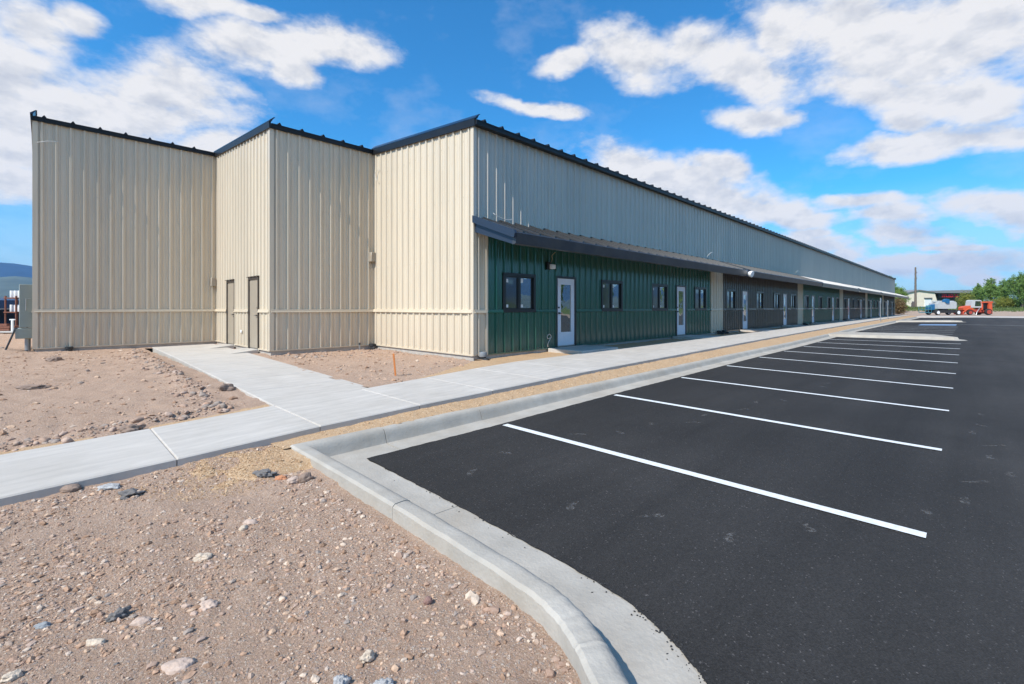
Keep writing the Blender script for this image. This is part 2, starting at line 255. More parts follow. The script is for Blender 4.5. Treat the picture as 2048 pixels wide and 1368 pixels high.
# ------------------------------------------------------------------ mesh helpers
class MB:
    def __init__(self): self.v = []; self.f = []; self.n = 0
    def add(self, verts, faces):
        self.v.extend([tuple(p) for p in verts]); self.f.extend([tuple(i+self.n for i in q) for q in faces]); self.n += len(verts); return self
    def quad(self, a, b, c, d): return self.add([a, b, c, d], [(0, 1, 2, 3)])
    def box(self, x0, x1, y0, y1, z0, z1, M=None, bev=0.0):
        if bev > 0:
            b = bev; vs = []; 
            for sx, X in ((1, x0), (-1, x1)):
                for sy, Y in ((1, y0), (-1, y1)):
                    for sz, Z in ((1, z0), (-1, z1)):
                        vs += [(X, Y+sy*b, Z+sz*b), (X+sx*b, Y, Z+sz*b), (X+sx*b, Y+sy*b, Z)]
            def i(a, c, d, k): return (a*4+c*2+d)*3+k
            fs = [[i(0,0,0,0), i(0,0,1,0), i(0,1,1,0), i(0,1,0,0)], [i(1,0,0,0), i(1,1,0,0), i(1,1,1,0), i(1,0,1,0)],
                  [i(0,0,0,1), i(1,0,0,1), i(1,0,1,1), i(0,0,1,1)], [i(0,1,0,1), i(0,1,1,1), i(1,1,1,1), i(1,1,0,1)],
                  [i(0,0,0,2), i(0,1,0,2), i(1,1,0,2), i(1,0,0,2)], [i(0,0,1,2), i(1,0,1,2), i(1,1,1,2), i(0,1,1,2)]]
            for a in (0, 1):
                for c in (0, 1):
                    fs += [[i(a,c,0,0), i(a,c,0,1), i(a,c,1,1), i(a,c,1,0)], [i(a,0,c,0), i(a,0,c,2), i(a,1,c,2), i(a,1,c,0)], [i(0,a,c,1), i(0,a,c,2), i(1,a,c,2), i(1,a,c,1)]]
                    for d in (0, 1): fs.append([i(a,c,d,0), i(a,c,d,1), i(a,c,d,2)])
        else:
            vs = [(x, y, z) for x in (x0, x1) for y in (y0, y1) for z in (z0, z1)]
            fs = [(0,1,3,2), (4,6,7,5), (0,4,5,1), (2,3,7,6), (0,2,6,4), (1,5,7,3)]
        if M is not None: vs = [tuple(M @ Vector(p)) for p in vs]
        return self.add(vs, fs)
    def tube(self, pts, r, seg=8, cap=True):
        pts = [Vector(p) for p in pts]; rs = r if isinstance(r, (list, tuple)) else [r]*len(pts)
        vs = []; fs = []; prev = None
        for k, p in enumerate(pts):
            d = (pts[min(k+1, len(pts)-1)]-pts[max(k-1, 0)]).normalized()
            up = Vector((0, 0, 1)) if abs(d.z) < 0.95 else Vector((1, 0, 0))
            if prev is not None: up = prev
            a = d.cross(up)
            if a.length < 1e-5: a = d.cross(Vector((0.3, 1, 0.2)))
            a.normalize(); b = a.cross(d).normalized(); prev = b
            for j in range(seg):
                t = 2*math.pi*j/seg; vs.append(tuple(p+a*math.cos(t)*rs[k]+b*math.sin(t)*rs[k]))
        for k in range(len(pts)-1):
            for j in range(seg):
                fs.append((k*seg+j, k*seg+(j+1) % seg, (k+1)*seg+(j+1) % seg, (k+1)*seg+j))
        if cap: fs.append(tuple(range(seg-1, -1, -1))); fs.append(tuple((len(pts)-1)*seg+j for j in range(seg)))
        return self.add(vs, fs)
    def lathe(self, c, prof, axis='z', seg=20):
        vs = []; fs = []
        for r, h in prof:
            for j in range(seg):
                t = 2*math.pi*j/seg; a, b = r*math.cos(t), r*math.sin(t)
                p = {'z': (a, b, h), 'x': (h, a, b), 'y': (a, h, b)}[axis]
                vs.append((c[0]+p[0], c[1]+p[1], c[2]+p[2]))
        for k in range(len(prof)-1):
            for j in range(seg): fs.append((k*seg+j, k*seg+(j+1) % seg, (k+1)*seg+(j+1) % seg, (k+1)*seg+j))
        fs.append(tuple(range(seg))); fs.append(tuple((len(prof)-1)*seg+j for j in range(seg)))
        return self.add(vs, fs)
    def prism(self, poly, axis, a, b, M=None):
        """poly: 2-D outline; axis 'x','y','z' is the direction it is pushed along from a to b"""
        def P(u, v, w): return {'x': (w, u, v), 'y': (u, w, v), 'z': (u, v, w)}[axis]
        n = len(poly); vs = [P(u, v, a) for u, v in poly]+[P(u, v, b) for u, v in poly]
        if M is not None: vs = [tuple(M @ Vector(p)) for p in vs]
        fs = [tuple(range(n)), tuple(range(2*n-1, n-1, -1))]+[(i, (i+1) % n, n+(i+1) % n, n+i) for i in range(n)]
        return self.add(vs, fs)
    def build(self, name, m, parent=None, smooth=False, label=None, fix=True):
        me = bpy.data.meshes.new(name); me.from_pydata(self.v, [], self.f); me.validate(); me.update()
        o = bpy.data.objects.new(name, me); COL.objects.link(o)
        if m is not None:
            for q in (m if isinstance(m, (list, tuple)) else [m]): me.materials.append(q)
        me.polygons.foreach_set('use_smooth', [True]*len(me.polygons))
        if not smooth: me.set_sharp_from_angle(angle=rad(36))
        if parent is not None: o.parent = parent
        if label: o['label'] = label
        return o

def tag(o, label=None, cat=None, group=None, kind=None):
    for k, v in (('label', label), ('category', cat), ('group', group), ('kind', kind)):
        if v: o[k] = v
    return o
def thing(name, label, cat, loc=(0, 0, 0), rz=0.0, group=None):
    o = bpy.data.objects.new(name, None); COL.objects.link(o); o.location = loc; o.rotation_euler = (0, 0, rz)
    o.empty_display_size = 0.2
    return tag(o, label, cat, group)
def struct(o, label=None, cat=None, group=None): return tag(o, label, cat, group, 'structure')
def sstep(x, a, b):
    t = np.clip((x-a)/(b-a), 0, 1); return t*t*(3-2*t)
def grid_mesh(name, xs, ys, zf, m, keep=None, smooth=True):
    X, Y = np.meshgrid(xs, ys, indexing='ij'); Z = zf(X, Y); nx, ny = X.shape
    v = np.stack([X, Y, Z], -1).reshape(-1, 3)
    i = np.arange(nx-1)[:, None]*ny+np.arange(ny-1)[None, :]
    f = np.stack([i, i+ny, i+ny+1, i+1], -1).reshape(-1, 4)
    if keep is not None:
        cx = 0.25*(X[:-1, :-1]+X[1:, :-1]+X[1:, 1:]+X[:-1, 1:]); cy = 0.25*(Y[:-1, :-1]+Y[1:, :-1]+Y[1:, 1:]+Y[:-1, 1:])
        f = f[keep(cx, cy).reshape(-1)]
    me = bpy.data.meshes.new(name); me.from_pydata(v.tolist(), [], f.tolist()); me.update()
    if smooth: me.polygons.foreach_set('use_smooth', [True]*len(me.polygons))
    o = bpy.data.objects.new(name, me); COL.objects.link(o); me.materials.append(m); return o
# numpy value noise for terrain
_T = RNG.random((256, 256))
def vnoise(x, y):
    xi = np.floor(x).astype(int); yi = np.floor(y).astype(int); fx = x-xi; fy = y-yi
    fx = fx*fx*(3-2*fx); fy = fy*fy*(3-2*fy)
    g = lambda a, b: _T[a % 256, b % 256]
    return (g(xi, yi)*(1-fx)+g(xi+1, yi)*fx)*(1-fy)+(g(xi, yi+1)*(1-fx)+g(xi+1, yi+1)*fx)*fy-0.5
def fbm(x, y, o=4):
    s = 0; a = 1.0
    for k in range(o): s = s+a*vnoise(x+17.3*k, y-9.1*k); x = x*2.03; y = y*2.03; a *= 0.5
    return s

# ------------------------------------------------------------------ heights and edges of the site
I = lambda x, xs, ys: np.interp(x, xs, ys)
def walk_z(x): return I(x, [-40, -12, -7.74, -6.6, -5.3, -3.83, -2.4, 0, 5, 12, 25, 90], [-0.25, -0.2, -0.165, -0.117, -0.055, -0.011, 0.012, 0.045, 0.062, 0.09, 0.11, 0.12])
def walk_front(x): return I(x, [-40, -3, 6, 10, 25, 48, 90], [-3.45, -3.45, -3.2, -3.08, -2.75, -2.3, -1.95])
def walk_back(x): return I(x, [-40, -5, -2.6, -0.3, 12, 25, 48, 90], [-1.95, -1.95, -1.66, -1.3, -1.28, -1.25, -0.9, -0.5])
def lot_edge(x): return I(x, [-6, 0, 13.4, 29, 57, 95], [-4.28, -4.2, -4.07, -3.65, -3.5, -3.4])
def lot_z(X, Y):
    left = I(X, [-6, -3, 0, 3, 8, 95], [-0.29, -0.29, -0.262, -0.25, -0.225, -0.21])
    right = I(X, [-6, -3, 8, 19, 40, 95], [-0.345, -0.33, -0.295, -0.195, -0.15, -0.06])
    t = np.clip((-4.2-Y)/4.2, -0.3, 1.0)
    return left+(right-left)*t-0.004*np.clip(-8.4-Y, 0, 40)*(1-np.clip(X/40, 0, 1))
def far_z(X, Y): return 1.32*sstep(X, 112, 141)

KERB_PATH = [(-9.5, -9.45), (-7.2, -9.14), (-6.2, -8.68), (-5.75, -8.30), (-5.5, -7.97), (-5.395, -7.80), (-5.29, -7.57), (-5.21, -7.21), (-5.165, -6.34), (-5.135, -5.31), (-5.12, -4.28)]

# ================================================================== SETTING
# the far ground: one sheet reaching the horizon
gx = np.unique(np.concatenate([-np.geomspace(40, 7800, 26)[::-1], np.linspace(-40, 140, 121), 140+np.geomspace(3, 7800, 28)]))
gy = np.unique(np.concatenate([-np.geomspace(60, 7800, 26)[::-1], np.linspace(-60, 60, 81), np.geomspace(62, 7800, 24)]))
def ground_z(X, Y):
    z = np.full(X.shape, -0.55)
    yard = sstep(-X, 7, 9)*sstep(Y, 3, 6)
    z = z+yard*0.49
    z = z+sstep(X, 92, 96)*0.50+far_z(X, Y)
    field = sstep(-Y, 30, 44)*(1-sstep(X, 80, 95))
    z = z+field*(0.6+sstep(-Y, 44, 160)*9.0+0.5*fbm(X*0.03, Y*0.03))
    z = z+0.05*fbm(X*0.5, Y*0.5)*sstep(np.abs(X-40), 20, 60)
    return z
def ground_material():
    m = dirt_material('open_ground', (0.40, 0.29, 0.22), (0.30, 0.21, 0.155), (0.48, 0.37, 0.29), [(3, 0.5, 0.1), (14, 0.5, 0.1)], STONES, 0.02)
    t = m.node_tree; n = t.nodes; L = t.links.new; b = n['Principled BSDF']; old = b.inputs['Base Color'].links[0].from_socket
    tc = n.new('ShaderNodeTexCoord'); s = n.new('ShaderNodeSeparateXYZ'); L(tc.outputs['Object'], s.inputs[0])
    x = n.new('ShaderNodeTexNoise'); x.inputs['Scale'].default_value = 0.5; x.inputs['Detail'].default_value = 8; L(tc.outputs['Object'], x.inputs['Vector'])
    g = n.new('ShaderNodeValToRGB'); L(x.outputs[0], g.inputs[0]); e = g.color_ramp.elements; e[0].position = 0.3; e[0].color = (0.055, 0.10, 0.022, 1); e[1].position = 0.7; e[1].color = (0.16, 0.19, 0.055, 1)
    def rng(sock, a, c):
        r = n.new('ShaderNodeMapRange'); r.interpolation_type = 'SMOOTHSTEP'; L(sock, r.inputs[0]); r.inputs[1].default_value = a; r.inputs[2].default_value = c; return r.outputs[0]
    mxv = n.new('ShaderNodeMath'); mxv.operation = 'MAXIMUM'; L(rng(s.outputs[0], 124, 129), mxv.inputs[0]); L(rng(s.outputs[1], -38, -46), mxv.inputs[1])
    mx3 = n.new('ShaderNodeMath'); mx3.operation = 'MAXIMUM'; L(mxv.outputs[0], mx3.inputs[0]); L(rng(s.outputs[0], -70, -90), mx3.inputs[1])
    mx = n.new('ShaderNodeMix'); mx.data_type = 'RGBA'; L(mx3.outputs[0], mx.inputs[0]); L(old, mx.inputs[6]); L(g.outputs[0], mx.inputs[7]); L(mx.outputs[2], b.inputs['Base Color'])
    return m
struct(grid_mesh('ground', gx, gy, ground_z, ground_material()))

# the asphalt parking lot
def lot_keep(cx, cy): return (cy < lot_edge(cx)-0.0) & (cx > -60)
def lot_outline():
    mb = MB()
    xs = list(np.arange(-5.12, 6, 0.03))+list(np.linspace(6, 95, 100))
    jag = lambda s: 0.008+0.014*float(fbm(np.array(s*9.0), np.array(s*0+4.2), 4))
    # strips running along x from the gutter edge to the far side of the lot
    rows = [0, 0.7, 1.5, 2.5, 3.4, 4.3, 6, 9, 14, 22, 30]
    V = []; 
    for x in xs:
        e = lot_edge(x)+0.02
        for r in rows: V.append((x, e-r+(jag(x) if r == 0 else 0), float(lot_z(np.array(x), np.array(e-r)))+(0.009 if r == 0 else 0.004)))
    F = []; n = len(rows)
    for i in range(len(xs)-1):
        for j in range(n-1): F.append((i*n+j, i*n+j+1, (i+1)*n+j+1, (i+1)*n+j))
    mb.add(V, F)
    # the part left of x = -5.12, bounded by the curved kerb
    path = [(x, y) for x, y in smooth_path(KERB_PATH[::-1], 40)]
    path = [(x, y) for x, y in path if x < -5.12+1e-6]
    V = []; F = []
    cols = [0, 0.15, 0.35, 0.6, 1.0]
    for k, (x, y) in enumerate(path):
        for c in cols:
            xx = x-(jag(k*0.03) if c == 0 else 0)+(-5.12-x)*c
            V.append((xx, y, float(lot_z(np.array(xx), np.array(y)))+(0.009 if c == 0 else 0.004)))
    n = len(cols)
    for i in range(len(path)-1):
        for j in range(n-1): F.append((i*n+j, i*n+j+1, (i+1)*n+j+1, (i+1)*n+j))
    mb.add(V, F)
    y0 = path[-1][1]
    V = []; F = []; xs2 = [-60, -30, -15, -9.5, -5.12]; yr = [y0, -11, -14, -20, -34]
    for x in xs2:
        for y in yr: V.append((x, y, float(lot_z(np.array(max(x, -6.)), np.array(y)))))
    for i in range(len(xs2)-1):
        for j in range(len(yr)-1): F.append((i*5+j, i*5+j+1, (i+1)*5+j+1, (i+1)*5+j))
    mb.add(V, F)
    return mb
def smooth_path(pts, k):
    out = []; P = [Vector((*p, 0)) for p in pts]
    for i in range(len(P)-1):
        p0 = P[max(i-1, 0)]; p1 = P[i]; p2 = P[i+1]; p3 = P[min(i+2, len(P)-1)]
        for j in range(k):
            t = j/k; q = 0.5*((2*p1)+(p2-p0)*t+(2*p0-5*p1+4*p2-p3)*t*t+(-p0+3*p1-3*p2+p3)*t**3); out.append((q.x, q.y))
    out.append((P[-1].x, P[-1].y)); return out
struct(lot_outline().build('parking_lot', ASPH))

# painted lines
def ribbon(mb, a, b, w, lift=0.013, seg=8, fray=0.0):
    a = Vector((*a, 0)); b = Vector((*b, 0)); d = (b-a).normalized(); s = Vector((-d.y, d.x, 0))*w/2
    V = []
    for k in range(seg+1):
        p = a.lerp(b, k/seg)
        for q in (p+s, p-s): V.append((q.x, q.y, float(lot_z(np.array(q.x), np.array(q.y)))+lift))
    mb.add(V, [(2*k, 2*k+1, 2*k+3, 2*k+2) for k in range(seg)]); return mb
line_x = [-3.1+2.74*k for k in range(9)]+[27.5+2.74*k for k in range(6)]
for k, x in enumerate(line_x):
    mb = ribbon(MB(), (x+(0.02 if k else -0.02), float(lot_edge(x))-0.04), (x, -8.53+0.008*k if k < 9 else -8.05), 0.105)
    if k < 0:
        for j in range(3):
            yy = -8.53-random.random()*0.12; xx = x+random.uniform(-0.05, 0.05); ribbon(mb, (xx, yy+0.06), (xx+random.uniform(-.02, .02), yy-random.uniform(0.02, 0.16)), random.uniform(0.004, 0.014), 0.006, 2)
    struct(mb.build('parking_line', ROADWHITE), group='white parking stall lines')
mb = MB()
ribbon(mb, (46.5, -7.95), (46.5, -33), 0.14, seg=30)
struct(mb.build('crossing_line', ROADWHITE))
mb = MB(); ribbon(mb, (45.6, -5.6), (45.6, -7.9), 3.6, 0.012)
struct(mb.build('accessible_bay_paint', ROADBLUE))

# dusty footprints on the fresh asphalt
def dust_material():
    m = bpy.data.materials.new('dust_print'); m.use_nodes = True; t = m.node_tree; n = t.nodes; L = t.links.new; b = n['Principled BSDF']
    b.inputs['Base Color'].default_value = (0.20, 0.19, 0.18, 1); b.inputs['Roughness'].default_value = 1
    tc = n.new('ShaderNodeTexCoord'); x = n.new('ShaderNodeTexNoise'); x.inputs['Scale'].default_value = 45; x.inputs['Detail'].default_value = 5; L(tc.outputs['Object'], x.inputs['Vector'])
    r = n.new('ShaderNodeMapRange'); L(x.outputs[0], r.inputs[0]); r.inputs[1].default_value = 0.42; r.inputs[2].default_value = 0.75; r.inputs[4].default_value = 0.75; L(r.outputs[0], b.inputs['Alpha'])
    return m
DUST = dust_material()
def at(px, py, z):
    d = FOCAL*(EYE-z)/(py-HORIZON); l = (px-1024)/FOCAL*d
    return (CAMX+d*FWD[0]+l*RGT[0], CAMY+d*FWD[1]+l*RGT[1])
def at_depth(px, d):
    l = (px-1024)/FOCAL*d
    return (CAMX+d*FWD[0]+l*RGT[0], CAMY+d*FWD[1]+l*RGT[1])
mb = MB()
for i, (px, py) in enumerate([(1290, 1025), (1460, 1060), (1605, 1040), (1760, 1048), (945, 940), (1145, 1003), (1000, 905), (1835, 1007), (1925, 990), (1945, 957), (2015, 940), (1975, 907), (1985, 887), (1950, 846), (1940, 860), (1380, 845), (1300, 846), (1235, 863), (1480, 820), (1510, 805), (1560, 801), (1645, 768), (1640, 774), (1955, 825), (1150, 868), (1410, 830), (1740, 735), (1755, 729), (1720, 742), (1700, 748), (1760, 721), (1600, 730), (1990, 730)]):
    x, y = at(px, py, -0.3); a = random.uniform(-0.5, 0.5)+(0.6 if i % 3 else 2.4)
    z = float(lot_z(np.array(x), np.array(y)))+0.004
    for cx, rx, ry in ((0.05, 0.10, 0.045), (-0.10, 0.045, 0.034)):
        V = []
        for k in range(14):
            t = 2*math.pi*k/14; u = cx+rx*math.cos(t); v = ry*math.sin(t)
            V.append((x+u*math.cos(a)-v*math.sin(a), y+u*math.sin(a)+v*math.cos(a), z))
        mb.add(V, [tuple(range(14))])
struct(mb.build('footprint_dust', DUST))

# kerb and gutter swept along the edge of the lot
def sweep_kerb(path, widths, name, gaps, top=-0.10):
    mb = MB(); P = [Vector((x, y, 0)) for x, y in path]; N = []
    for i, p in enumerate(P):
        d = (P[min(i+1, len(P)-1)]-P[max(i-1, 0)]).normalized(); N.append(Vector((-d.y, d.x, 0)))
    return P, N
def kerb_profile(w, zb, zt):
    g = w*0.62; k = w-g
    return [(0.0, zb-0.25), (0.0, zb+0.004), (g*0.9, zb+0.012), (g+k*0.02, zb+0.020), (g+k*0.10, zb+(zt-zb)*0.30), (g+k*0.18, zb+(zt-zb)*0.55), (g+k*0.26, zb+(zt-zb)*0.76), (g+k*0.36, zb+(zt-zb)*0.91), (g+k*0.48, zt-0.003), (g+k*0.62, zt), (w-0.02, zt-0.002), (w, zt-0.02), (w+0.006, zb-0.25)]
def kerb_strip(mb, pts, w0, w1, zts):
    """pts: list of (x, y, nx, ny) with the normal pointing from the asphalt to the kerb"""
    n = len(pts); prev = None; m = 0
    V = []; F = []
    for i, (x, y, nx, ny) in enumerate(pts):
        w = w0+(w1-w0)*i/max(1, n-1); zb = float(lot_z(np.array(x), np.array(y)))
        pr = kerb_profile(w, zb, zts(x, y)); m = len(pr)
        V += [(x+nx*o, y+ny*o, z+0.003*math.sin(i*1.7+o*9)) for o, z in pr]
    for i in range(n-1):
        for j in range(m-1): F.append((i*m+j, (i+1)*m+j, (i+1)*m+j+1, i*m+j+1))
    F.append(tuple(range(m))); F.append(tuple((n-1)*m+j for j in range(m-1, -1, -1)))
    mb.add(V, F)
def kerb():
    mb = MB()
    zt_run = lambda x, y: float(I(x, [-6, -4, 1, 6, 90], [-0.115, -0.115, -0.11, -0.09, -0.06]))
    zt_leg = lambda x, y: float(I(y, [-9.5, -5.8], [-0.13, -0.112]))
    # run beside the building, in lengths split by contraction joints; breaks at the two islands
    a = -5.12+0.42
    joints = [a]+list(np.arange(-3.2, 21.0, 3.05))+[21.3]
    def run(x0, x1, w=0.52):
        xs = np.linspace(x0, x1, max(3, int((x1-x0)/0.5)+2)); kerb_strip(mb, [(x, float(lot_edge(x)), 0, 1) for x in xs], w, w, zt_run)
    for p, q in zip(joints[:-1], joints[1:]): run(p+0.004, q-0.004)
    for p in np.arange(24.9, 54.5, 3.05): run(p+0.004, min(p+3.05, 55.4)-0.004)
    for p in np.arange(59.4, 86, 3.05): run(p+0.004, p+3.046)
    # leg that turns towards the viewer and bends away
    leg = smooth_path(KERB_PATH[::-1], 8); L = []
    for i, (x, y) in enumerate(leg):
        p = Vector(leg[max(i-1, 0)]); q = Vector(leg[min(i+1, len(leg)-1)]); d = (q-p).normalized(); L.append((x, y, d.y, -d.x))
    L = [(x, y, nx, ny) for x, y, nx, ny in L]
    # corner piece: mitred block made of the short run and the head of the leg
    c = (-5.12, -4.28)
    xs = np.linspace(c[0], a-0.004, 4); V = []
    pr_pts = [(x, float(lot_edge(x)), 0, 1) for x in xs]
    w = 0.60
    V = []; F = []; m = 0
    secs = []
    for (x, y, nx, ny), sc in [((c[0]-0.025, -5.80, -1, 0), 1), ((c[0]-0.01, -5.0, -1, 0), 1), ((c[0], c[1], -1, 1), 1)]+[(p, 1) for p in pr_pts[1:]]:
        zb = float(lot_z(np.array(x), np.array(y))); pr = kerb_profile(w if nx == -1 else 0.52, zb, -0.112); m = len(pr)
        wx = [(x+nx*o*(1.0 if nx == 0 else 1.0), y+ny*o*(0.52/0.60 if (nx == -1 and ny == 1) else 1), z) for o, z in pr]
        secs.append(wx)
    for s in secs: V += s
    for i in range(len(secs)-1):
        for j in range(m-1): F.append((i*m+j, i*m+j+1, (i+1)*m+j+1, (i+1)*m+j))
    F.append(tuple(range(m))); F.append(tuple((len(secs)-1)*m+j for j in range(m-1, -1, -1)))
    mb.add(V, F)
    L2 = [p for p in L if p[1] < -5.9]; L2 = [(c[0]-0.027, -5.806, -1, 0)]+L2
    cuts = [0]; acc = 0
    for i in range(1, len(L2)):
        acc += math.dist(L2[i][:2], L2[i-1][:2])
        if acc > 3.0: cuts.append(i); acc = 0
    cuts.append(len(L2)-1)
    for p, q in zip(cuts[:-1], cuts[1:]):
        if q > p:
            seg = L2[p:q+1]
            if p > 0:
                x, y, nx, ny = seg[0]; x2, y2 = seg[1][:2]; t = 0.006/max(1e-6, math.dist((x, y), (x2, y2))); seg[0] = (x+(x2-x)*t, y+(y2-y)*t, nx, ny)
            kerb_strip(mb, seg, 0.60, 0.58, zt_leg)
    return mb
ko = struct(kerb().build('kerb', KERBC, smooth=True)); ko.data.set_sharp_from_angle(angle=rad(31))
# landscape islands that cross the stalls, ringed by a kerb
def island(x0, x1, ytip):
    mb = MB(); e0 = float(lot_edge(x0))+0.5; e1 = float(lot_edge(x1))+0.5
    out = [(x0-0.30, e0), (x0-0.30, ytip-0.2), (x0+0.05, ytip-0.45), (x0+0.6, ytip-0.35), (x1-0.4, ytip+0.55), (x1, ytip+1.0), (x1+0.25, e1)]
    top = [(x0, e0), (x0, ytip), (x0+0.12, ytip-0.12), (x0+0.5, ytip), (x1-0.55, ytip+0.75), (x1-0.22, ytip+1.2), (x1-0.05, e1)]
    n = len(out); V = []; F = []
    lz = lambda x, y: float(lot_z(np.array(x), np.array(y)))
    for (x, y) in out: V.append((x, y, lz(x, y)+0.006))
    for (x, y), (u, v) in zip(top, out): V.append((x+(u-x)*0.22, y+(v-y)*0.22, lz(x, y)+0.02))
    for (x, y) in top: V.append((x, y, lz(x, y)+0.14))
    for r in range(2):
        for i in range(n-1): F.append((r*n+i, r*n+i+1, (r+1)*n+i+1, (r+1)*n+i))
    F.append(tuple(range(2*n, 3*n)))
    for (x, y) in out: V.append((x, y, lz(x, y)-0.3))
    for i in range(n-1): F.append((3*n+i, 3*n+i+1, i+1, i))
    mb.add(V, F); return mb
struct(island(21.6, 24.6, -8.2).build('kerb_island', KERBC))
struct(island(55.6, 59.2, -8.0).build('kerb_island', KERBC))
# concrete apron that closes the lot at its far end
mb = MB(); V = []; F = []
ys = np.linspace(-3.0, -36, 18)
for y in ys:
    for k, x in enumerate((83.0-0.35*(y+3)*0.0, 83.5, 86.5, 95.2)): V.append((x, y, (-0.20+0.12*min(1, (-y-3)/12), -0.05+0.06*min(1, (-y-3)/12), -0.02, -0.03)[k]))
for i in range(len(ys)-1):
    for k in range(3): F.append((i*4+k, i*4+k+1, (i+1)*4+k+1, (i+1)*4+k))
mb.add(V, F); struct(mb.build('concrete_apron', mat('apron_gravel', (0.46, 0.41, 0.36), 0.95, var=0.15, vscale=2, bump=0.01, bscale=20)))

# sidewalk along the building: slabs with grooved joints
def slab_row(name, edges, m, groove=0.008, depth=0.3):
    """edges: list of (left xyz, right xyz) cross sections; a groove is cut at every section"""
    mb = MB()
    for (a0, b0), (a1, b1) in zip(edges[:-1], edges[1:]):
        a0, b0, a1, b1 = map(Vector, (a0, b0, a1, b1)); d = (a1-a0).normalized(); g = d*groove
        r = Vector((0, 0, 0.012)); ins = (b0-a0).normalized()*0.012
        pa, pb, qa, qb = a0+g*0.5, b0+g*0.5, a1-g*0.5, b1-g*0.5
        top = [pa+ins+g*1.2, pb-ins+g*1.2, qb-ins-g*1.2, qa+ins-g*1.2]
        rim = [pa-r, pb-r, qb-r, qa-r]; low = [p-Vector((0, 0, depth)) for p in (pa, pb, qb, qa)]
        mb.add(top+rim+low, [(0, 3, 2, 1)]+[(i, (i+1) % 4, 4+(i+1) % 4, 4+i) for i in range(4)]+[(4+i, 4+(i+1) % 4, 8+(i+1) % 4, 8+i) for i in range(4)])
        f = [pa-r*1.2-g*1.1, pb-r*1.2-g*1.1, pb-r*1.2, pa-r*1.2]; mb.add(f, [(0, 1, 2, 3)])
    return struct(mb.build(name, m))
xs = [-32, -28, -24, -20, -16, -13.4, -12.0, -10.65, -9.3, -7.97, -6.62, -5.27, -3.92]+[-3.92+1.36*k for k in range(1, 69)]
slab_row('sidewalk', [((x, float(walk_back(x)), float(walk_z(x))+0.012), (x, float(walk_front(x)), float(walk_z(x)))) for x in xs], CONC)
# walkway that branches off to the two service doors
ys = np.linspace(-1.94, 10.2, 10)
def wk(y):
    t = (y+1.95)/12.1; z = -0.03+0.055*min(1, max(0, t*1.6)) if t > 0.02 else -0.035
    return -5.27+0.29*t, -3.66+0.40*t, z
slab_row('walkway', [((wk(y)[0], y, wk(y)[2]-0.012), (wk(y)[1], y, wk(y)[2])) for y in ys], CONC)

# ------------------------------------------------------------------ bare dirt and tan gravel near the viewer
def walk_zone(X, Y, pad=0.0): return (Y > walk_front(X)-pad) & (Y < walk_back(X)+pad)
def dirt_bumps(X, Y): return 0.034*fbm(X*1.3, Y*1.3, 3)+0.020*fbm(X*6, Y*6, 3)+0.012*fbm(X*24, Y*24, 2)
def front_z(X, Y):
    w = walk_z(X); t = np.clip((walk_front(X)-Y)/1.1, 0, 1)
    z = (w-0.062)*(1-t)+(-0.225)*t
    k = sstep(X, -6.4, -5.95)*(Y > -4.9)+sstep(X, -6.6, -6.3)*0
    z = z*(1-k)+(np.where(Y < -4.3, -0.20, w-0.07))*k
    return z+dirt_bumps(X, Y)*0.8
def yard_z(X, Y):
    t = np.clip((Y+2.0)/5.5, 0, 1); w = walk_z(np.clip(X, -9, 1))
    z = (w-0.035)*(1-t)+(-0.015)*t
    ridge = np.exp(-((Y-walk_back(X)-0.42-0.12*fbm(X*0.7, Y*0, 2))/0.16)**2)*(X < -5.6)*0.045
    ridge2 = np.exp(-((X+5.75-0.03*Y)/0.22)**2)*(Y > 0.3)*(Y < 9)*0.05
    pile = 0.42*np.exp(-((X+11.5)**2/7+(Y-11.5)**2/2.2))*(1+0.8*fbm(X*2.2, Y*2.2, 3))
    return z+dirt_bumps(X, Y)*1.35+ridge*(1+1.5*fbm(X*5, Y*5, 3))+ridge2*(1+1.5*fbm(X*4, Y*4, 3))+pile
struct(grid_mesh('dirt_verge', np.arange(-11, -5.70, 0.024), np.arange(-9.6, -3.42, 0.024), front_z, DIRT, keep=lambda cx, cy: cx < I(cy, [-9.6, -9.0, -8.6, -8.2, -7.9, -7.5, -7.1, -4], [-8.8, -7.4, -6.72, -6.22, -5.92, -5.76, -5.68, -5.66])))
struct(grid_mesh('dirt_yard', np.concatenate([np.arange(-30, -15, 0.3), np.arange(-15, 0.05, 0.055)]), np.concatenate([np.arange(-1.97, 11.0, 0.055), np.arange(11, 28, 0.3)]), yard_z, DIRT,
                 keep=lambda cx, cy: ~((cx > -3.05) & (cy > 5)) & ~((cx > -7.6) & (cy > 10.6)) & ~((cx > -5.2) & (cx < -3.7) & (cy > -1.9) & (cy < 10))))
def strip_z(X, Y):
    w = walk_z(X); t = np.clip((walk_front(X)-Y)/(walk_front(X)-lot_edge(X)-0.5+1e-3), 0, 1)
    return (w-0.065)*(1-t)+(I(X, [-6, 1, 6, 90], [-0.125, -0.12, -0.10, -0.07]))*t+0.010*fbm(X*9, Y*9, 3)+0.006*fbm(X*30, Y*30, 2)+0.012*fbm(X*1.5, Y*1.5, 2)
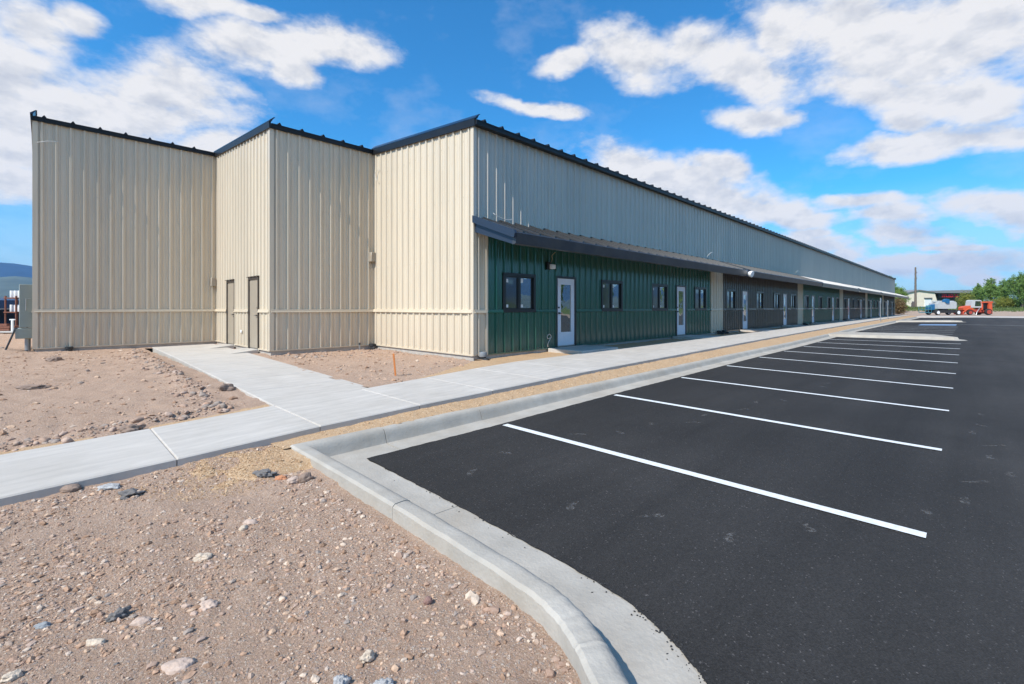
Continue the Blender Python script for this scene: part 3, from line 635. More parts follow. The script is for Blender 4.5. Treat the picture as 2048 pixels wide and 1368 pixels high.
def strip(name, xs, n, a, b, zf, m):
    V = []; F = []
    XX = np.repeat(xs[:, None], n, 1); T = np.linspace(0, 1, n)[None, :]; A = a(XX); B = b(XX); YY = A+(B-A)*T; ZZ = zf(XX, YY)
    v = np.stack([XX, YY, ZZ], -1).reshape(-1, 3); i = np.arange(len(xs)-1)[:, None]*n+np.arange(n-1)[None]
    f = np.stack([i, i+n, i+n+1, i+1], -1).reshape(-1, 4)
    me = bpy.data.meshes.new(name); me.from_pydata(v.tolist(), [], f.tolist()); me.update(); me.polygons.foreach_set('use_smooth', [True]*len(me.polygons))
    o = bpy.data.objects.new(name, me); COL.objects.link(o); me.materials.append(m); return struct(o)
strip('gravel_strip', np.concatenate([np.arange(-5.80, 10, 0.03), np.arange(10, 88, 0.15)]), 34, lambda x: lot_edge(x)+0.46, lambda x: walk_front(x)+0.01, strip_z, TAN)
def apron_z(X, Y): return I(X, [-3.7, 0, 3, 90], [-0.045, 0.0, 0.02, 0.03])+0.010*fbm(X*9, Y*9, 3)+0.015*fbm(X*2, Y*2, 2)
strip('gravel_bed', np.concatenate([np.arange(-2.9, 6, 0.04), np.arange(6, 88, 0.15)]), 26, lambda x: walk_back(x)-0.02, lambda x: np.where(x < 0, walk_back(x)+0.02+np.clip((x+2.9)/2.9, 0, 1)*1.0+0.15*fbm(x*3, x*0, 2)*np.clip((x+2.9)/1.5, 0, 1), 0.0), lambda X, Y: apron_z(X, Y)+np.where(X < 0.05, 0.03, 0), TAN)
# a patch of the same gravel spilled at the kerb corner
def spill_r(cx, cy): return ((cx+5.75)/1.0)**2+((cy+3.90)/0.55)**2+1.1*fbm(cx*4, cy*4, 4)
def spill_keep(cx, cy): return spill_r(cx, cy) < 0.62
struct(grid_mesh('gravel_spill', np.arange(-7.3, -5.70, 0.024), np.arange(-4.9, -3.43, 0.024), lambda X, Y: front_z(X, Y)+np.clip((0.5-spill_r(X, Y))*0.06, -0.012, 0.012), TAN, keep=spill_keep))
def verge_keep(cx, cy): return (cy-walk_back(cx)-0.16-0.14*fbm(cx*1.7, cx*0+3, 3) < 0.03) & (cx < -5.3)
struct(grid_mesh('gravel_edge', np.arange(-10, -5.25, 0.03), np.arange(-1.97, -1.3, 0.03), lambda X, Y: yard_z(X, Y)*0+walk_z(X)-0.012+0.01*fbm(X*9, Y*9, 3), TAN, keep=verge_keep))

# loose stones: real small stones scattered over the dirt, one object for what nobody could count
ICO = None
def ico_base(sub):
    import bmesh
    bm = bmesh.new(); bmesh.ops.create_icosphere(bm, subdivisions=sub, radius=1.0)
    v = np.array([p.co[:] for p in bm.verts]); f = np.array([[q.index for q in p.verts] for p in bm.faces]); bm.free(); return v, f
def stone_cloud(name, P, R, cols, sub=1, flat=(0.35, 0.8), sink=0.35, kind='stuff', label=None):
    v0, f0 = ico_base(sub); n = len(P); nv = len(v0)
    a = RNG.random((n, 1))*6.283; sx = RNG.uniform(0.75, 1.35, (n, 1)); sy = RNG.uniform(0.6, 1.0, (n, 1)); sz = RNG.uniform(*flat, (n, 1))
    jit = 1+RNG.uniform(-0.3, 0.3, (n, nv))
    X = v0[None, :, 0]*sx*jit; Y = v0[None, :, 1]*sy*jit; Z = v0[None, :, 2]*sz*jit
    x = X*np.cos(a)-Y*np.sin(a); y = X*np.sin(a)+Y*np.cos(a)
    V = np.stack([x, y, Z], -1)*R[:, None, None]+P[:, None, :]; V[:, :, 2] += (R*sz[:, 0]*(1-2*sink))[:, None]
    F = (f0[None]+(np.arange(n)*nv)[:, None, None]).reshape(-1, 3)
    me = bpy.data.meshes.new(name); me.vertices.add(n*nv); me.vertices.foreach_set('co', V.reshape(-1).astype(np.float32))
    me.loops.add(F.size); me.loops.foreach_set('vertex_index', F.reshape(-1).astype(np.int32))
    me.polygons.add(len(F)); me.polygons.foreach_set('loop_start', np.arange(0, F.size, 3, dtype=np.int32)); me.update(calc_edges=True)
    mi = np.repeat(RNG.integers(0, len(cols), n), len(f0)).astype(np.int32)
    for c in cols: me.materials.append(c)
    me.polygons.foreach_set('material_index', mi); me.polygons.foreach_set('use_smooth', np.full(len(F), sub > 1)); me.validate()
    o = bpy.data.objects.new(name, me); COL.objects.link(o); tag(o, kind=kind)
    return o
def stone_mat(i, c): return mat('stone_'+'abcdefghijkl'[i], c, 0.9, 0, 0.2, var=0.18, vscale=25, bump=0.004, bscale=60)
SM = [stone_mat(i, c) for i, c in enumerate([(0.40, 0.275, 0.205), (0.47, 0.34, 0.265), (0.34, 0.225, 0.165), (0.54, 0.42, 0.33), (0.40, 0.29, 0.22), (0.60, 0.47, 0.36), (0.42, 0.27, 0.19), (0.33, 0.265, 0.22)])]
TM = [stone_mat(8+i, c) for i, c in enumerate([(0.48, 0.31, 0.175), (0.60, 0.43, 0.275), (0.36, 0.225, 0.125)])]
def scatter(n, x0, x1, y0, y1, zf, keep=None):
    X = RNG.uniform(x0, x1, n); Y = RNG.uniform(y0, y1, n)
    if keep is not None: k = keep(X, Y); X, Y = X[k], Y[k]
    return np.stack([X, Y, zf(X, Y)], -1)
in_front = lambda X, Y: (RNG.random(X.shape) < 0.75+1.3*fbm(X*1.6+5, Y*1.6, 3)) & (Y < walk_front(X)-0.03) & (X < -5.82-np.clip(-7.4-Y, 0, 3)*0.7)
P = scatter(42000, -9.0, -5.75, -8.6, -3.5, front_z, in_front); R = np.minimum(0.003+RNG.pareto(3.0, len(P))*0.0052, 0.019)
stone_cloud('verge_gravel', P, R, SM, sink=0.42)
P = scatter(110, -9.5, -5.8, -8.6, -3.5, front_z, in_front); R = RNG.uniform(0.009, 0.024, len(P))
stone_cloud('verge_pebbles', P, R, SM, sub=2, flat=(0.25, 0.6), sink=0.55)
in_yard = lambda X, Y: (RNG.random(X.shape) < 0.75+1.3*fbm(X*0.8, Y*0.8+3, 3)) & ~((X > -3.2) & (Y > 4.8)) & ~((X > -7.7) & (Y > 10.4)) & ~((X > -5.45) & (X < -3.3)) & (Y > walk_back(X)+0.1) & (X < 0)
P = scatter(9000, -14, 0, -2, 12, yard_z, in_yard); R = np.minimum(0.006+RNG.pareto(2.5, len(P))*0.008, 0.05)
stone_cloud('yard_gravel', P, R, SM, sink=0.42)
# clods of the same soil
CLOD = [mat('clod_'+w, c, 0.95, 0, 0.1, var=0.25, vscale=30, bump=0.004, bscale=80) for w, c in (('plain', (0.43, 0.275, 0.185)), ('dark', (0.32, 0.20, 0.132)), ('pale', (0.52, 0.36, 0.25)))]
P = scatter(26000, -9.0, -5.75, -8.6, -3.5, front_z, in_front); stone_cloud('soil_clods', P, np.minimum(0.003+RNG.pareto(2.6, len(P))*0.005, 0.021), CLOD, flat=(0.4, 0.9), sink=0.45)
P = scatter(14000, -14, 0, -2, 12, yard_z, in_yard); stone_cloud('yard_clods', P, np.minimum(0.007+RNG.pareto(2.4, len(P))*0.010, 0.05), CLOD, flat=(0.3, 0.8), sink=0.45)
# rows of rubble pushed up beside the concrete
q = []
for k in range(900):
    x = random.uniform(-9.5, -5.7); q.append((x, float(walk_back(x))+0.42+random.gauss(0, 0.13)))
for k in range(900):
    y = random.uniform(-1.2, 9.5); q.append((-5.62+0.024*y-abs(random.gauss(0, 0.22)), y))
for k in range(500): 
    y = random.uniform(3.2, 4.8); x = random.uniform(-3.0, 0); q.append((x, y+random.gauss(0, .2)))
for k in range(500): q.append((random.gauss(-11.5, 1.8), random.gauss(11.4, 0.9)))
q = np.array(q); k = ~((q[:, 0] > -3.2) & (q[:, 1] > 4.8)) & ~((q[:, 0] > -7.7) & (q[:, 1] > 10.4)) & ~((q[:, 0] > -5.45+0.024*q[:, 1]) & (q[:, 0] < -3.3)) & (q[:, 1] > walk_back(q[:, 0])+0.1); q = q[k]
P = np.stack([q[:, 0], q[:, 1], yard_z(q[:, 0], q[:, 1])], -1); R = np.minimum(0.007+RNG.pareto(2.2, len(P))*0.011, 0.055)
stone_cloud('edge_rubble', P, R, SM[:3]+SM[4:5]+SM[6:], sub=2, flat=(0.4, 0.8), sink=0.38)
# kerb-side stones
q = []
for k in range(700):
    y = random.uniform(-8.4, -4.4); x = float(I(y, [-9, -8.4, -7.8, -7.4, -4], [-7.0, -6.35, -6.02, -5.88, -5.83]))-abs(random.gauss(0, 0.06))-0.01; q.append((x, y))
q = np.array(q); P = np.stack([q[:, 0], q[:, 1], front_z(q[:, 0], q[:, 1])], -1); R = np.minimum(0.004+RNG.pareto(2.3, len(P))*0.006, 0.03)
stone_cloud('kerbside_gravel', P, R, SM, sink=0.4)
P = scatter(9000, -5.8, 7, -4.1, -3.1, strip_z, lambda X, Y: (Y > lot_edge(X)+0.5) & (Y < walk_front(X)-0.01)); R = np.minimum(0.003+RNG.pareto(3, len(P))*0.004, 0.014)
stone_cloud('tan_gravel_grains', P, R, TM, sink=0.35)
P = scatter(30000, -7.4, -5.75, -4.9, -3.45, lambda X, Y: front_z(X, Y)+np.clip((0.5-spill_r(X, Y))*0.06, 0, 0.012), lambda X, Y: (spill_r(X, Y)+np.abs(RNG.normal(0, 0.8, X.shape)) < 1.5) & (X < -5.80)); R = np.minimum(0.0025+RNG.pareto(3, len(P))*0.003, 0.011)
stone_cloud('spilled_gravel_grains', P, R, TM, sink=0.35)
# crumbs of asphalt along the gutter and pale grit on the lot
q = []
leg = smooth_path(KERB_PATH[::-1], 10)
for k in range(350):
    i = random.randrange(len(leg)); x, y = leg[i]; q.append((x+random.gauss(0.0, 0.025)+random.gauss(0, 0.04)*(random.random() < .2)*1, y+random.gauss(0, 0.05)))
q = np.array(q); q = q[q[:, 1] < -4.3]; P = np.stack([q[:, 0], q[:, 1], lot_z(q[:, 0], q[:, 1])+0.006], -1); R = RNG.uniform(0.002, 0.007, len(P))
stone_cloud('asphalt_crumbs', P, R, [mat('asphalt_crumb', (0.035, 0.034, 0.034), 0.9)], sink=0.2)
P = scatter(420, -5.0, 2, -9.5, -4.3, lambda X, Y: lot_z(X, Y)); R = RNG.uniform(0.0015, 0.004, len(P))
stone_cloud('lot_grit', P, R, [SM[3], SM[5]], sink=0.2)

# ================================================================== THE LONG METAL BUILDING
LEN = 88.9; EAVE = 5.78; SLOPE = 0.0868; XB, XC = -3.10, -7.65; YB, YC = 4.89, 10.47; DEPTH = 27.0; RIDGE = 13.6
BASE = 0.10                                   # bottom edge of the wall panels
CEN = [0.0, 15.38, 30.75, 45.6, 60.3, 74.7, LEN]
bld = thing('commercial_building', 'long metal building with stepped cream end walls and green and brown shop fronts', 'building')

def roof_z(y): return EAVE+SLOPE*(y if y < RIDGE else 2*RIDGE-y)
PITCH = 0.3048
def profile(u0, u1, phase=0.0, major=0.044, minor=0.012):
    pts = []
    for k in range(int((u0-phase)/PITCH)-2, int((u1-phase)/PITCH)+3):
        c = k*PITCH+phase
        pts += [(c-0.038, 0), (c-0.019, major), (c+0.019, major), (c+0.038, 0)]
        for m in (0.1016, 0.2032): pts += [(c+m-0.020, 0), (c+m-0.009, minor), (c+m+0.009, minor), (c+m+0.020, 0)]
    pts.sort(); us = [p[0] for p in pts]; hs = [p[1] for p in pts]
    res = [(u0, float(np.interp(u0, us, hs)))]+[p for p in pts if u0+1e-4 < p[0] < u1-1e-4]+[(u1, float(np.interp(u1, us, hs)))]
    return res
def ribbed(mb, org, u, nrm, u0, u1, z0, z1, phase=0.15, off=0.0):
    """one sheet of ribbed cladding; z0, z1 numbers or functions of u; org + u*U is the wall line"""
    pr = profile(u0, u1, phase); V = []
    for s, h in pr:
        x = org[0]+u[0]*s+nrm[0]*(h+off); y = org[1]+u[1]*s+nrm[1]*(h+off)
        V.append((x, y, z0(s) if callable(z0) else z0)); V.append((x, y, z1(s) if callable(z1) else z1))
    mb.add(V, [(2*i, 2*i+2, 2*i+3, 2*i+1) for i in range(len(pr)-1)])
def clad(mb, org, u, nrm, u0, u1, z0, z1, holes, phase=0.15):
    xs = sorted(set([u0, u1]+[v for h in holes for v in h[:2]])); xs = [x for x in xs if u0 <= x <= u1]
    for a, b in zip(xs[:-1], xs[1:]):
        hs = sorted([h for h in holes if h[0] < b-1e-6 and h[1] > a+1e-6], key=lambda h: h[2])
        z = z0
        for h in hs:
            if h[2] > z+1e-4: ribbed(mb, org, u, nrm, a, b, z, h[2], phase)
            z = h[3]
        ribbed(mb, org, u, nrm, a, b, z, z1, phase)
def screws(mb, org, u, nrm, u0, u1, zs, phase=0.15):
    k0, k1 = int((u0-phase)/PITCH)-1, int((u1-phase)/PITCH)+2
    for k in range(k0, k1):
        for dx in (0.062, 0.245):
            s = k*PITCH+phase+dx
            if not (u0+0.02 < s < u1-0.02): continue
            for z in zs:
                r = 0.010; P = lambda a, d, c: (org[0]+u[0]*(s+a)+nrm[0]*d, org[1]+u[1]*(s+a)+nrm[1]*d, z+c)
                mb.add([P(-r, 0.001, -r), P(r, 0.001, -r), P(r, 0.001, r), P(-r, 0.001, r), P(-r*.5, 0.010, -r*.5), P(r*.5, 0.010, -r*.5), P(r*.5, 0.010, r*.5), P(-r*.5, 0.010, r*.5)], [(4, 5, 6, 7), (0, 1, 5, 4), (1, 2, 6, 5), (2, 3, 7, 6), (3, 0, 4, 7)])
EX, EY = (1, 0), (0, 1); NS, NW, NE, NN = (0, -1), (-1, 0), (1, 0), (0, 1)
def wall_box(mb, org, u, nrm, a, b, d0, d1, z0, z1):
    """a box on a wall: a..b along it, d0..d1 out of it"""
    p = [(org[0]+u[0]*s+nrm[0]*d, org[1]+u[1]*s+nrm[1]*d) for s, d in ((a, d0), (b, d0), (b, d1), (a, d1))]
    V = [(x, y, z0) for x, y in p]+[(x, y, z1) for x, y in p]
    mb.add(V, [(0, 1, 2, 3), (7, 6, 5, 4)]+[(i, 4+i, 4+(i+1) % 4, (i+1) % 4) for i in range(4)])
def wall_quad(mb, org, u, nrm, a, b, d, z0, z1):
    P = lambda s, z: (org[0]+u[0]*s+nrm[0]*d, org[1]+u[1]*s+nrm[1]*d, z)
    mb.quad(P(a, z0), P(b, z0), P(b, z1), P(a, z1))
def trim_band(mb, org, u, nrm, a, b, z=1.16):
    """the horizontal flashing between the wainscot sheets and the sheets above: a lip and a slope back to the wall"""
    P = lambda s, d, zz: (org[0]+u[0]*s+nrm[0]*d, org[1]+u[1]*s+nrm[1]*d, zz)
    pr = [(0.0, z), (0.062, z-0.002), (0.064, z+0.022), (0.047, z+0.028), (0.045, z+0.085), (0.0, z+0.09)]
    V = [P(s, d, zz) for s in (a, b) for d, zz in pr]; n = len(pr)
    mb.add(V, [(i, i+1, n+i+1, n+i) for i in range(n-1)]+[tuple(range(n)), tuple(range(2*n-1, n-1, -1))])
TRIMZ = 1.16

# ---- doors and windows
def make_window(org, u, nrm, a, b, z0, z1, stick):
    f = MB(); w = 0.055
    wall_box(f, org, u, nrm, a-0.03, b+0.03, -0.06, 0.050, z1-w, z1+0.03); wall_box(f, org, u, nrm, a-0.03, b+0.03, -0.06, 0.052, z0-0.03, z0+w)
    wall_box(f, org, u, nrm, a-0.03, a+w, -0.06, 0.046, z0+w, z1-w); wall_box(f, org, u, nrm, b-w, b+0.03, -0.06, 0.046, z0+w, z1-w)
    o = f.build('window', FRAMEBLK, bld)
    m = (a+b)/2; s = MB(); wall_box(s, org, u, nrm, m-0.045, m+0.035, -0.05, 0.028, z0+w, z1-w)
    for (p, q, d) in ((a+w, m-0.045, 0.022), (m+0.035, b-w, 0.006)):
        wall_box(s, org, u, nrm, p, p+0.03, -0.05, d, z0+w, z1-w); wall_box(s, org, u, nrm, q-0.03, q, -0.05, d, z0+w, z1-w)
        wall_box(s, org, u, nrm, p+0.03, q-0.03, -0.05, d-0.002, z0+w, z0+w+0.03); wall_box(s, org, u, nrm, p+0.03, q-0.03, -0.05, d-0.002, z1-w-0.03, z1-w)
    s.build('sash', FRAMEBLK, o)
    g = MB(); wall_quad(g, org, u, nrm, a+w+0.03, m-0.075, -0.004, z0+w+0.03, z1-w-0.03); g.build('insect_screen', SCREEN, o)
    g = MB(); wall_quad(g, org, u, nrm, m+0.065, b-w-0.03, -0.016, z0+w+0.03, z1-w-0.03); g.build('pane', GLASS, o)
    if stick:
        for (x0, x1, d0, y0, y1) in ((m+0.085, m+0.17, -0.0155, z1-0.21, z1-0.10), (m+0.085, m+0.17, -0.0155, z0+0.10, z0+0.18), (a+0.12, a+0.19, -0.0035, z1-0.22, z1-0.13), (a+0.12, a+0.19, -0.0035, z0+0.10, z0+0.18)):
            g = MB(); wall_box(g, org, u, nrm, x0, x1, d0, d0+0.0025, y0, y1); g.build('paper_sticker', WHITE, o)
def make_shop_door(org, u, nrm, a, b, z0, z1, tape):
    d = MB(); st = 0.155; zt, zb = z1-0.20, z0+0.40; p, q = a+0.05, b-0.05
    wall_box(d, org, u, nrm, p, p+st, -0.05, 0.018, z0+0.03, z1-0.05); wall_box(d, org, u, nrm, q-st, q, -0.05, 0.018, z0+0.03, z1-0.05)
    wall_box(d, org, u, nrm, p+st, q-st, -0.05, 0.018, zt, z1-0.05); wall_box(d, org, u, nrm, p+st, q-st, -0.05, 0.018, z0+0.03, zb)
    o = d.build('door', DOORWHITE, bld)
    r = MB()
    for (x0, x1, y0, y1) in ((p+st-0.03, q-st+0.03, zt-0.03, zt+0.01), (p+st-0.03, q-st+0.03, zb-0.01, zb+0.03), (p+st-0.03, p+st+0.01, zb+0.03, zt-0.03), (q-st-0.01, q-st+0.03, zb+0.03, zt-0.03)): wall_box(r, org, u, nrm, x0, x1, 0.0, 0.028, y0, y1)
    r.build('glass_stop', DOORWHITE, o)
    g = MB(); wall_quad(g, org, u, nrm, p+st, q-st, 0.004, zb, zt); g.build('glass_pane', GLASS, o)
    f = MB(); wall_box(f, org, u, nrm, a-0.02, a+0.05, -0.06, 0.042, z0, z1+0.02); wall_box(f, org, u, nrm, b-0.05, b+0.02, -0.06, 0.042, z0, z1+0.02); wall_box(f, org, u, nrm, a+0.05, b-0.05, -0.06, 0.042, z1-0.05, z1+0.02)
    f.build('door_frame', FRAMEBLK, o)
    t = MB(); wall_box(t, org, u, nrm, a+0.05, b-0.05, -0.05, 0.035, z0, z0+0.028); t.build('threshold', CHROME, o)
    P = lambda s, dd, zz: (org[0]+u[0]*s+nrm[0]*dd, org[1]+u[1]*s+nrm[1]*dd, zz)
    h = MB(); h.tube([P(p+0.075, 0.018, z0+1.0), P(p+0.075, 0.05, z0+1.0)], 0.026, 10); h.tube([P(p+0.075, 0.055, z0+1.0), P(p+0.19, 0.055, z0+1.0)], 0.011, 8); h.build('door_handle', FRAMEBLK, o)
    h = MB(); h.tube([P(p+0.075, 0.018, z0+1.17), P(p+0.075, 0.035, z0+1.17)], 0.028, 10); h.build('deadbolt', FRAMEBLK, o)
    if tape:
        m = (p+q)/2; zc = (zb+zt)/2+0.10; x = MB()
        for sgn in (1, -1):
            V = [P(m-0.11, 0.0055, zc-sgn*0.11-0.012), P(m-0.11, 0.0055, zc-sgn*0.11+0.012), P(m+0.11, 0.0055, zc+sgn*0.11+0.012), P(m+0.11, 0.0055, zc+sgn*0.11-0.012)]
            x.quad(*V)
        x.build('tape_cross', mat('pale_tape', (0.55, 0.66, 0.72), 0.6), o)
def make_service_door(org, u, nrm, a, b, z0, z1):
    d = MB(); wall_box(d, org, u, nrm, a+0.05, b-0.05, -0.05, 0.008, z0+0.02, z1-0.05); o = d.build('service_door', DOORTAN, bld)
    f = MB(); wall_box(f, org, u, nrm, a-0.01, a+0.05, -0.06, 0.040, z0, z1+0.02); wall_box(f, org, u, nrm, b-0.05, b+0.01, -0.06, 0.040, z0, z1+0.02); wall_box(f, org, u, nrm, a+0.05, b-0.05, -0.06, 0.040, z1-0.05, z1+0.02)
    wall_box(f, org, u, nrm, a-0.05, b+0.05, 0.0, 0.075, z1+0.02, z1+0.035); f.build('door_frame', BRONZE, o)
    P = lambda s, dd, zz: (org[0]+u[0]*s+nrm[0]*dd, org[1]+u[1]*s+nrm[1]*dd, zz)
    h = MB(); h.tube([P(a+0.13, 0.008, z0+0.98), P(a+0.13, 0.06, z0+0.98)], 0.028, 10); h.tube([P(a+0.13, 0.062, z0+0.98), P(a+0.25, 0.062, z0+0.98)], 0.011, 8); h.build('door_handle', CHROME, o)
    h = MB(); h.tube([P(a+0.13, 0.008, z0+1.2), P(a+0.13, 0.03, z0+1.2)], 0.030, 10); h.build('deadbolt', CHROME, o)
    for zz in (z0+0.25, z0+1.05, z1-0.30):
        h = MB(); wall_box(h, org, u, nrm, b-0.058, b-0.045, 0.008, 0.045, zz-0.06, zz+0.06); h.build('hinge', BRONZE, o)

# ---- shop fronts
def trims(org, u, nrm, a, b, cuts, dcuts, m, w):
    x = a
    for p, q in list(cuts)+[(b, b)]:
        t = MB(); trim_band(t, org, u, nrm, x, p, TRIMZ); t.build('wainscot_trim', m, w); x = q
    x = a
    for p, q in list(dcuts)+[(b, b)]:
        t = MB(); wall_box(t, org, u, nrm, x, p, 0.0, 0.045, BASE-0.005, BASE+0.03); t.build('base_trim', m, w); x = q
def unit_holes(k):
    s = CEN[k]; L = CEN[k+1]-s
    offs = [(1.02, 2.23), (5.57, 6.82), (9.0, 10.24), (12.88, 14.10)] if k == 0 else [(1.25, 2.48), (5.85, 7.05), (9.15, 10.35), (12.95, 14.15)]
    doors = [(3.19, 4.13), (11.06, 11.98)] if k == 0 else [(3.50, 4.42), (11.12, 12.04)]
    q = L/15.38 if k else 1.0
    W = [(s+a*q, s+a*q+(b-a), 1.20, 2.19) for a, b in offs]; D = [(s+a*q, s+a*q+(b-a), 0.13, 2.22) for a, b in doors]
    return W, D
canopy_top = 3.50; O0 = (0, 0)
door_spots = []
for k in range(6):
    W, D = unit_holes(k); a = CEN[k]+(0.42 if k == 0 else 0.70); b = CEN[k+1]-(0.70 if k < 5 else 0.30)
    mb = MB(); hp = [(p-0.0, q, z0, z1) for p, q, z0, z1 in W+D]
    clad(mb, O0, EX, NS, a, b, BASE, canopy_top, hp)
    M_ = GREEN if k % 2 == 0 else BROWN
    w = mb.build('shop_front_wall', M_, bld, label=('green' if k % 2 == 0 else 'brown')+' ribbed steel shop front wall')
    trims(O0, EX, NS, a, b, sorted([(p-0.03, q+0.03) for p, q, _, _ in W]+[(p-0.02, q+0.02) for p, q, _, _ in D]), sorted((p-0.02, q+0.02) for p, q, _, _ in D), M_, w)
    for i, (p, q, z0, z1) in enumerate(W): make_window(O0, EX, NS, p, q, z0, z1, k == 0 and i < 3)
    for i, (p, q, z0, z1) in enumerate(D): make_shop_door(O0, EX, NS, p, q, z0, z1, k == 0 and i == 1); door_spots.append((p, q))
    # cream strip between the shop fronts
    c0, c1 = (0.0, 0.42) if k == 0 else (CEN[k]-0.70, CEN[k]+0.70)
    pm = MB(); ribbed(pm, O0, EX, NS, c0, c1, BASE, canopy_top); trim_band(pm, O0, EX, NS, c0, c1, TRIMZ+0.001)
    wall_box(pm, O0, EX, NS, c1-0.045, c1+0.02, 0.0, 0.050, BASE, canopy_top)
    if k: wall_box(pm, O0, EX, NS, c0-0.02, c0+0.03, 0.0, 0.048, BASE, canopy_top)
    pm.build('pilaster', CREAM, bld, label='cream ribbed steel strip between shop fronts')
pm = MB(); ribbed(pm, O0, EX, NS, LEN-0.30, LEN, BASE, canopy_top); wall_box(pm, O0, EX, NS, LEN-0.06, LEN+0.03, 0.0, 0.05, BASE, EAVE); pm.build('pilaster', CREAM, bld)
# grey upper wall
mb = MB(); ribbed(mb, O0, EX, NS, 0.0, LEN, canopy_top, EAVE+0.02); screws(mb, O0, EX, NS, 0, 40, (3.75, 4.7, 5.6)); mb.build('upper_wall', GREY, bld, label='grey ribbed steel wall above the canopies')
# stepped end walls
def end_wall(name, org, u, nrm, L, zt, holes=(), tz=TRIMZ, cuts=(), corner=True, lab=None):
    mb = MB()
    if holes: clad(mb, org, u, nrm, 0, L, BASE, 2.4, list(holes)); ribbed(mb, org, u, nrm, 0, L, 2.4, zt)
    else: ribbed(mb, org, u, nrm, 0, L, BASE, zt)
    if lab:
        screws(mb, org, u, nrm, 0, L, (0.22, 2.55, 4.1, 5.5))
    w = mb.build(name, CREAM, bld, label=lab)
    trims(org, u, nrm, 0, L, cuts, cuts, CREAM, w)
    return w
end_wall('end_wall', (0, 0), EY, NW, YB, lambda s: roof_z(s)+0.02, lab='sunlit cream ribbed end wall nearest the shop fronts')
sd = [(0.93, 1.83, 0.09, 2.18), (3.27, 4.17, 0.09, 2.18)]
end_wall('end_wall', (XB, YB), EY, NW, YC-YB, lambda s: roof_z(YB+s)+0.02, sd, cuts=[(p-0.01, q+0.01) for p, q, _, _ in sd], lab='sunlit cream ribbed end wall with two service doors')
for p, q, z0, z1 in sd: make_service_door((XB, YB), EY, NW, p, q, z0, z1)
end_wall('end_wall', (XC, YC), EY, NW, DEPTH-YC, lambda s: roof_z(YC+s)+0.02)
end_wall('side_wall', (XB, YB), EX, NS, -XB, roof_z(YB)+0.02, lab='shaded cream side wall of the middle step')
end_wall('side_wall', (XC, YC), EX, NS, XB-XC, roof_z(YC)+0.02, lab='shaded cream side wall of the farthest step')
mb = MB(); ribbed(mb, (XC, DEPTH), EX, NN, 0, LEN-XC, BASE, roof_z(DEPTH)+0.02); mb.build('back_wall', CREAM, bld)
mb = MB(); ribbed(mb, (LEN, 0), EY, NE, 0, DEPTH, BASE, lambda s: roof_z(s)+0.02); mb.build('end_wall', GREY, bld)
for (x, y, sx, sy) in ((0, 0, -1, -1), (XB, YB, -1, -1), (XC, YC, -1, -1)):
    zt = roof_z(y)+0.01; cm = MB()
    cm.box(x-0.040, x+0.07, y-0.0395, y-0.034, BASE+0.001, zt if y > 0 else canopy_top-0.03); cm.box(x-0.040, x-0.034, y-0.034, y+0.07, BASE+0.001, zt)
    cm.build('corner_trim', CREAM, bld)
cm = MB(); cm.box(-0.033, 0.06, -0.041, -0.035, canopy_top+0.05, EAVE); cm.build('corner_trim', GREY, bld)
# foundation
fm = MB(); e = 0.02
for (x0, x1, y0, y1) in ((0.0, LEN, 0.0, DEPTH), (XB, 0.0, YB, DEPTH), (XC, XB, YC, DEPTH)):
    fm.box(x0+e*0.2 if x0 else -0.001, x1-e*0.2, y0+0.0, y1-0.02, -0.6, BASE-0.008)
fm.build('foundation', FOUND, bld)

# ---- roof
ROOF_T = 0.06
def roof_slab(mb, x0, x1, y0, y1, over=0.10):
    P = lambda x, y, d: (x, y, roof_z(y)+0.02+d)
    for a, b in ((y0-over, min(y1, RIDGE)), (RIDGE, y1+over)):
        if b <= a: continue
        za, zb = EAVE+SLOPE*(a if a < RIDGE else 2*RIDGE-a)+0.128, EAVE+SLOPE*(b if b <= RIDGE else 2*RIDGE-b)+0.128
        mb.add([(x0, a, za), (x1, a, za), (x1, b, zb), (x0, b, zb), (x0, a, za-0.03), (x1, a, za-0.03), (x1, b, zb-0.03), (x0, b, zb-0.03)], [(0, 1, 2, 3), (7, 6, 5, 4), (0, 4, 5, 1), (1, 5, 6, 2), (2, 6, 7, 3), (3, 7, 4, 0)])
        n = int((x1-x0)/0.61)
        for i in range(n+1):
            x = x0+0.20+i*0.61
            if x+0.09 > x1: continue
            pr = [(-0.05, 0), (-0.008, 0.062), (0.008, 0.062), (0.05, 0)]
            V = [(x+d, a-0.01, za+h) for d, h in pr]+[(x+d, b, zb+h) for d, h in pr]
            mb.add(V, [(0, 1, 5, 4), (1, 2, 6, 5), (2, 3, 7, 6), (0, 3, 2, 1), (4, 5, 6, 7)])
rf = MB(); roof_slab(rf, 0.0, LEN+0.15, 0.0, DEPTH, 0.20); roof_slab(rf, XB, -0.0, YB, DEPTH); roof_slab(rf, XC, XB, YC, DEPTH)
roof = rf.build('roof', BLACK, bld)
def eave_trim(mb, x0, x1, y, zb):
    pr = [(-0.034+(0.099 if y < 0 else 0), zb-0.012), (-0.085, zb-0.010), (-0.092, zb+0.110), (-0.075, zb+0.117), (-0.034+(0.099 if y < 0 else 0), zb+0.117)]
    n = len(pr); V = [(x, y+d, z) for x in (x0, x1) for d, z in pr]
    mb.add(V, [(i, n+i, n+(i+1) % n, (i+1) % n) for i in range(n)]+[tuple(range(n)), tuple(range(2*n-1, n-1, -1))])
em = MB(); eave_trim(em, -0.06, LEN+0.1, -0.10, EAVE); em.build('eave_trim', BLACK, roof)
em = MB(); eave_trim(em, XB-0.06, -0.10, YB, roof_z(YB)); em.build('eave_trim', BLACK, roof)
em = MB(); eave_trim(em, XC-0.06, XB-0.10, YC, roof_z(YC)); em.build('eave_trim', BLACK, roof)
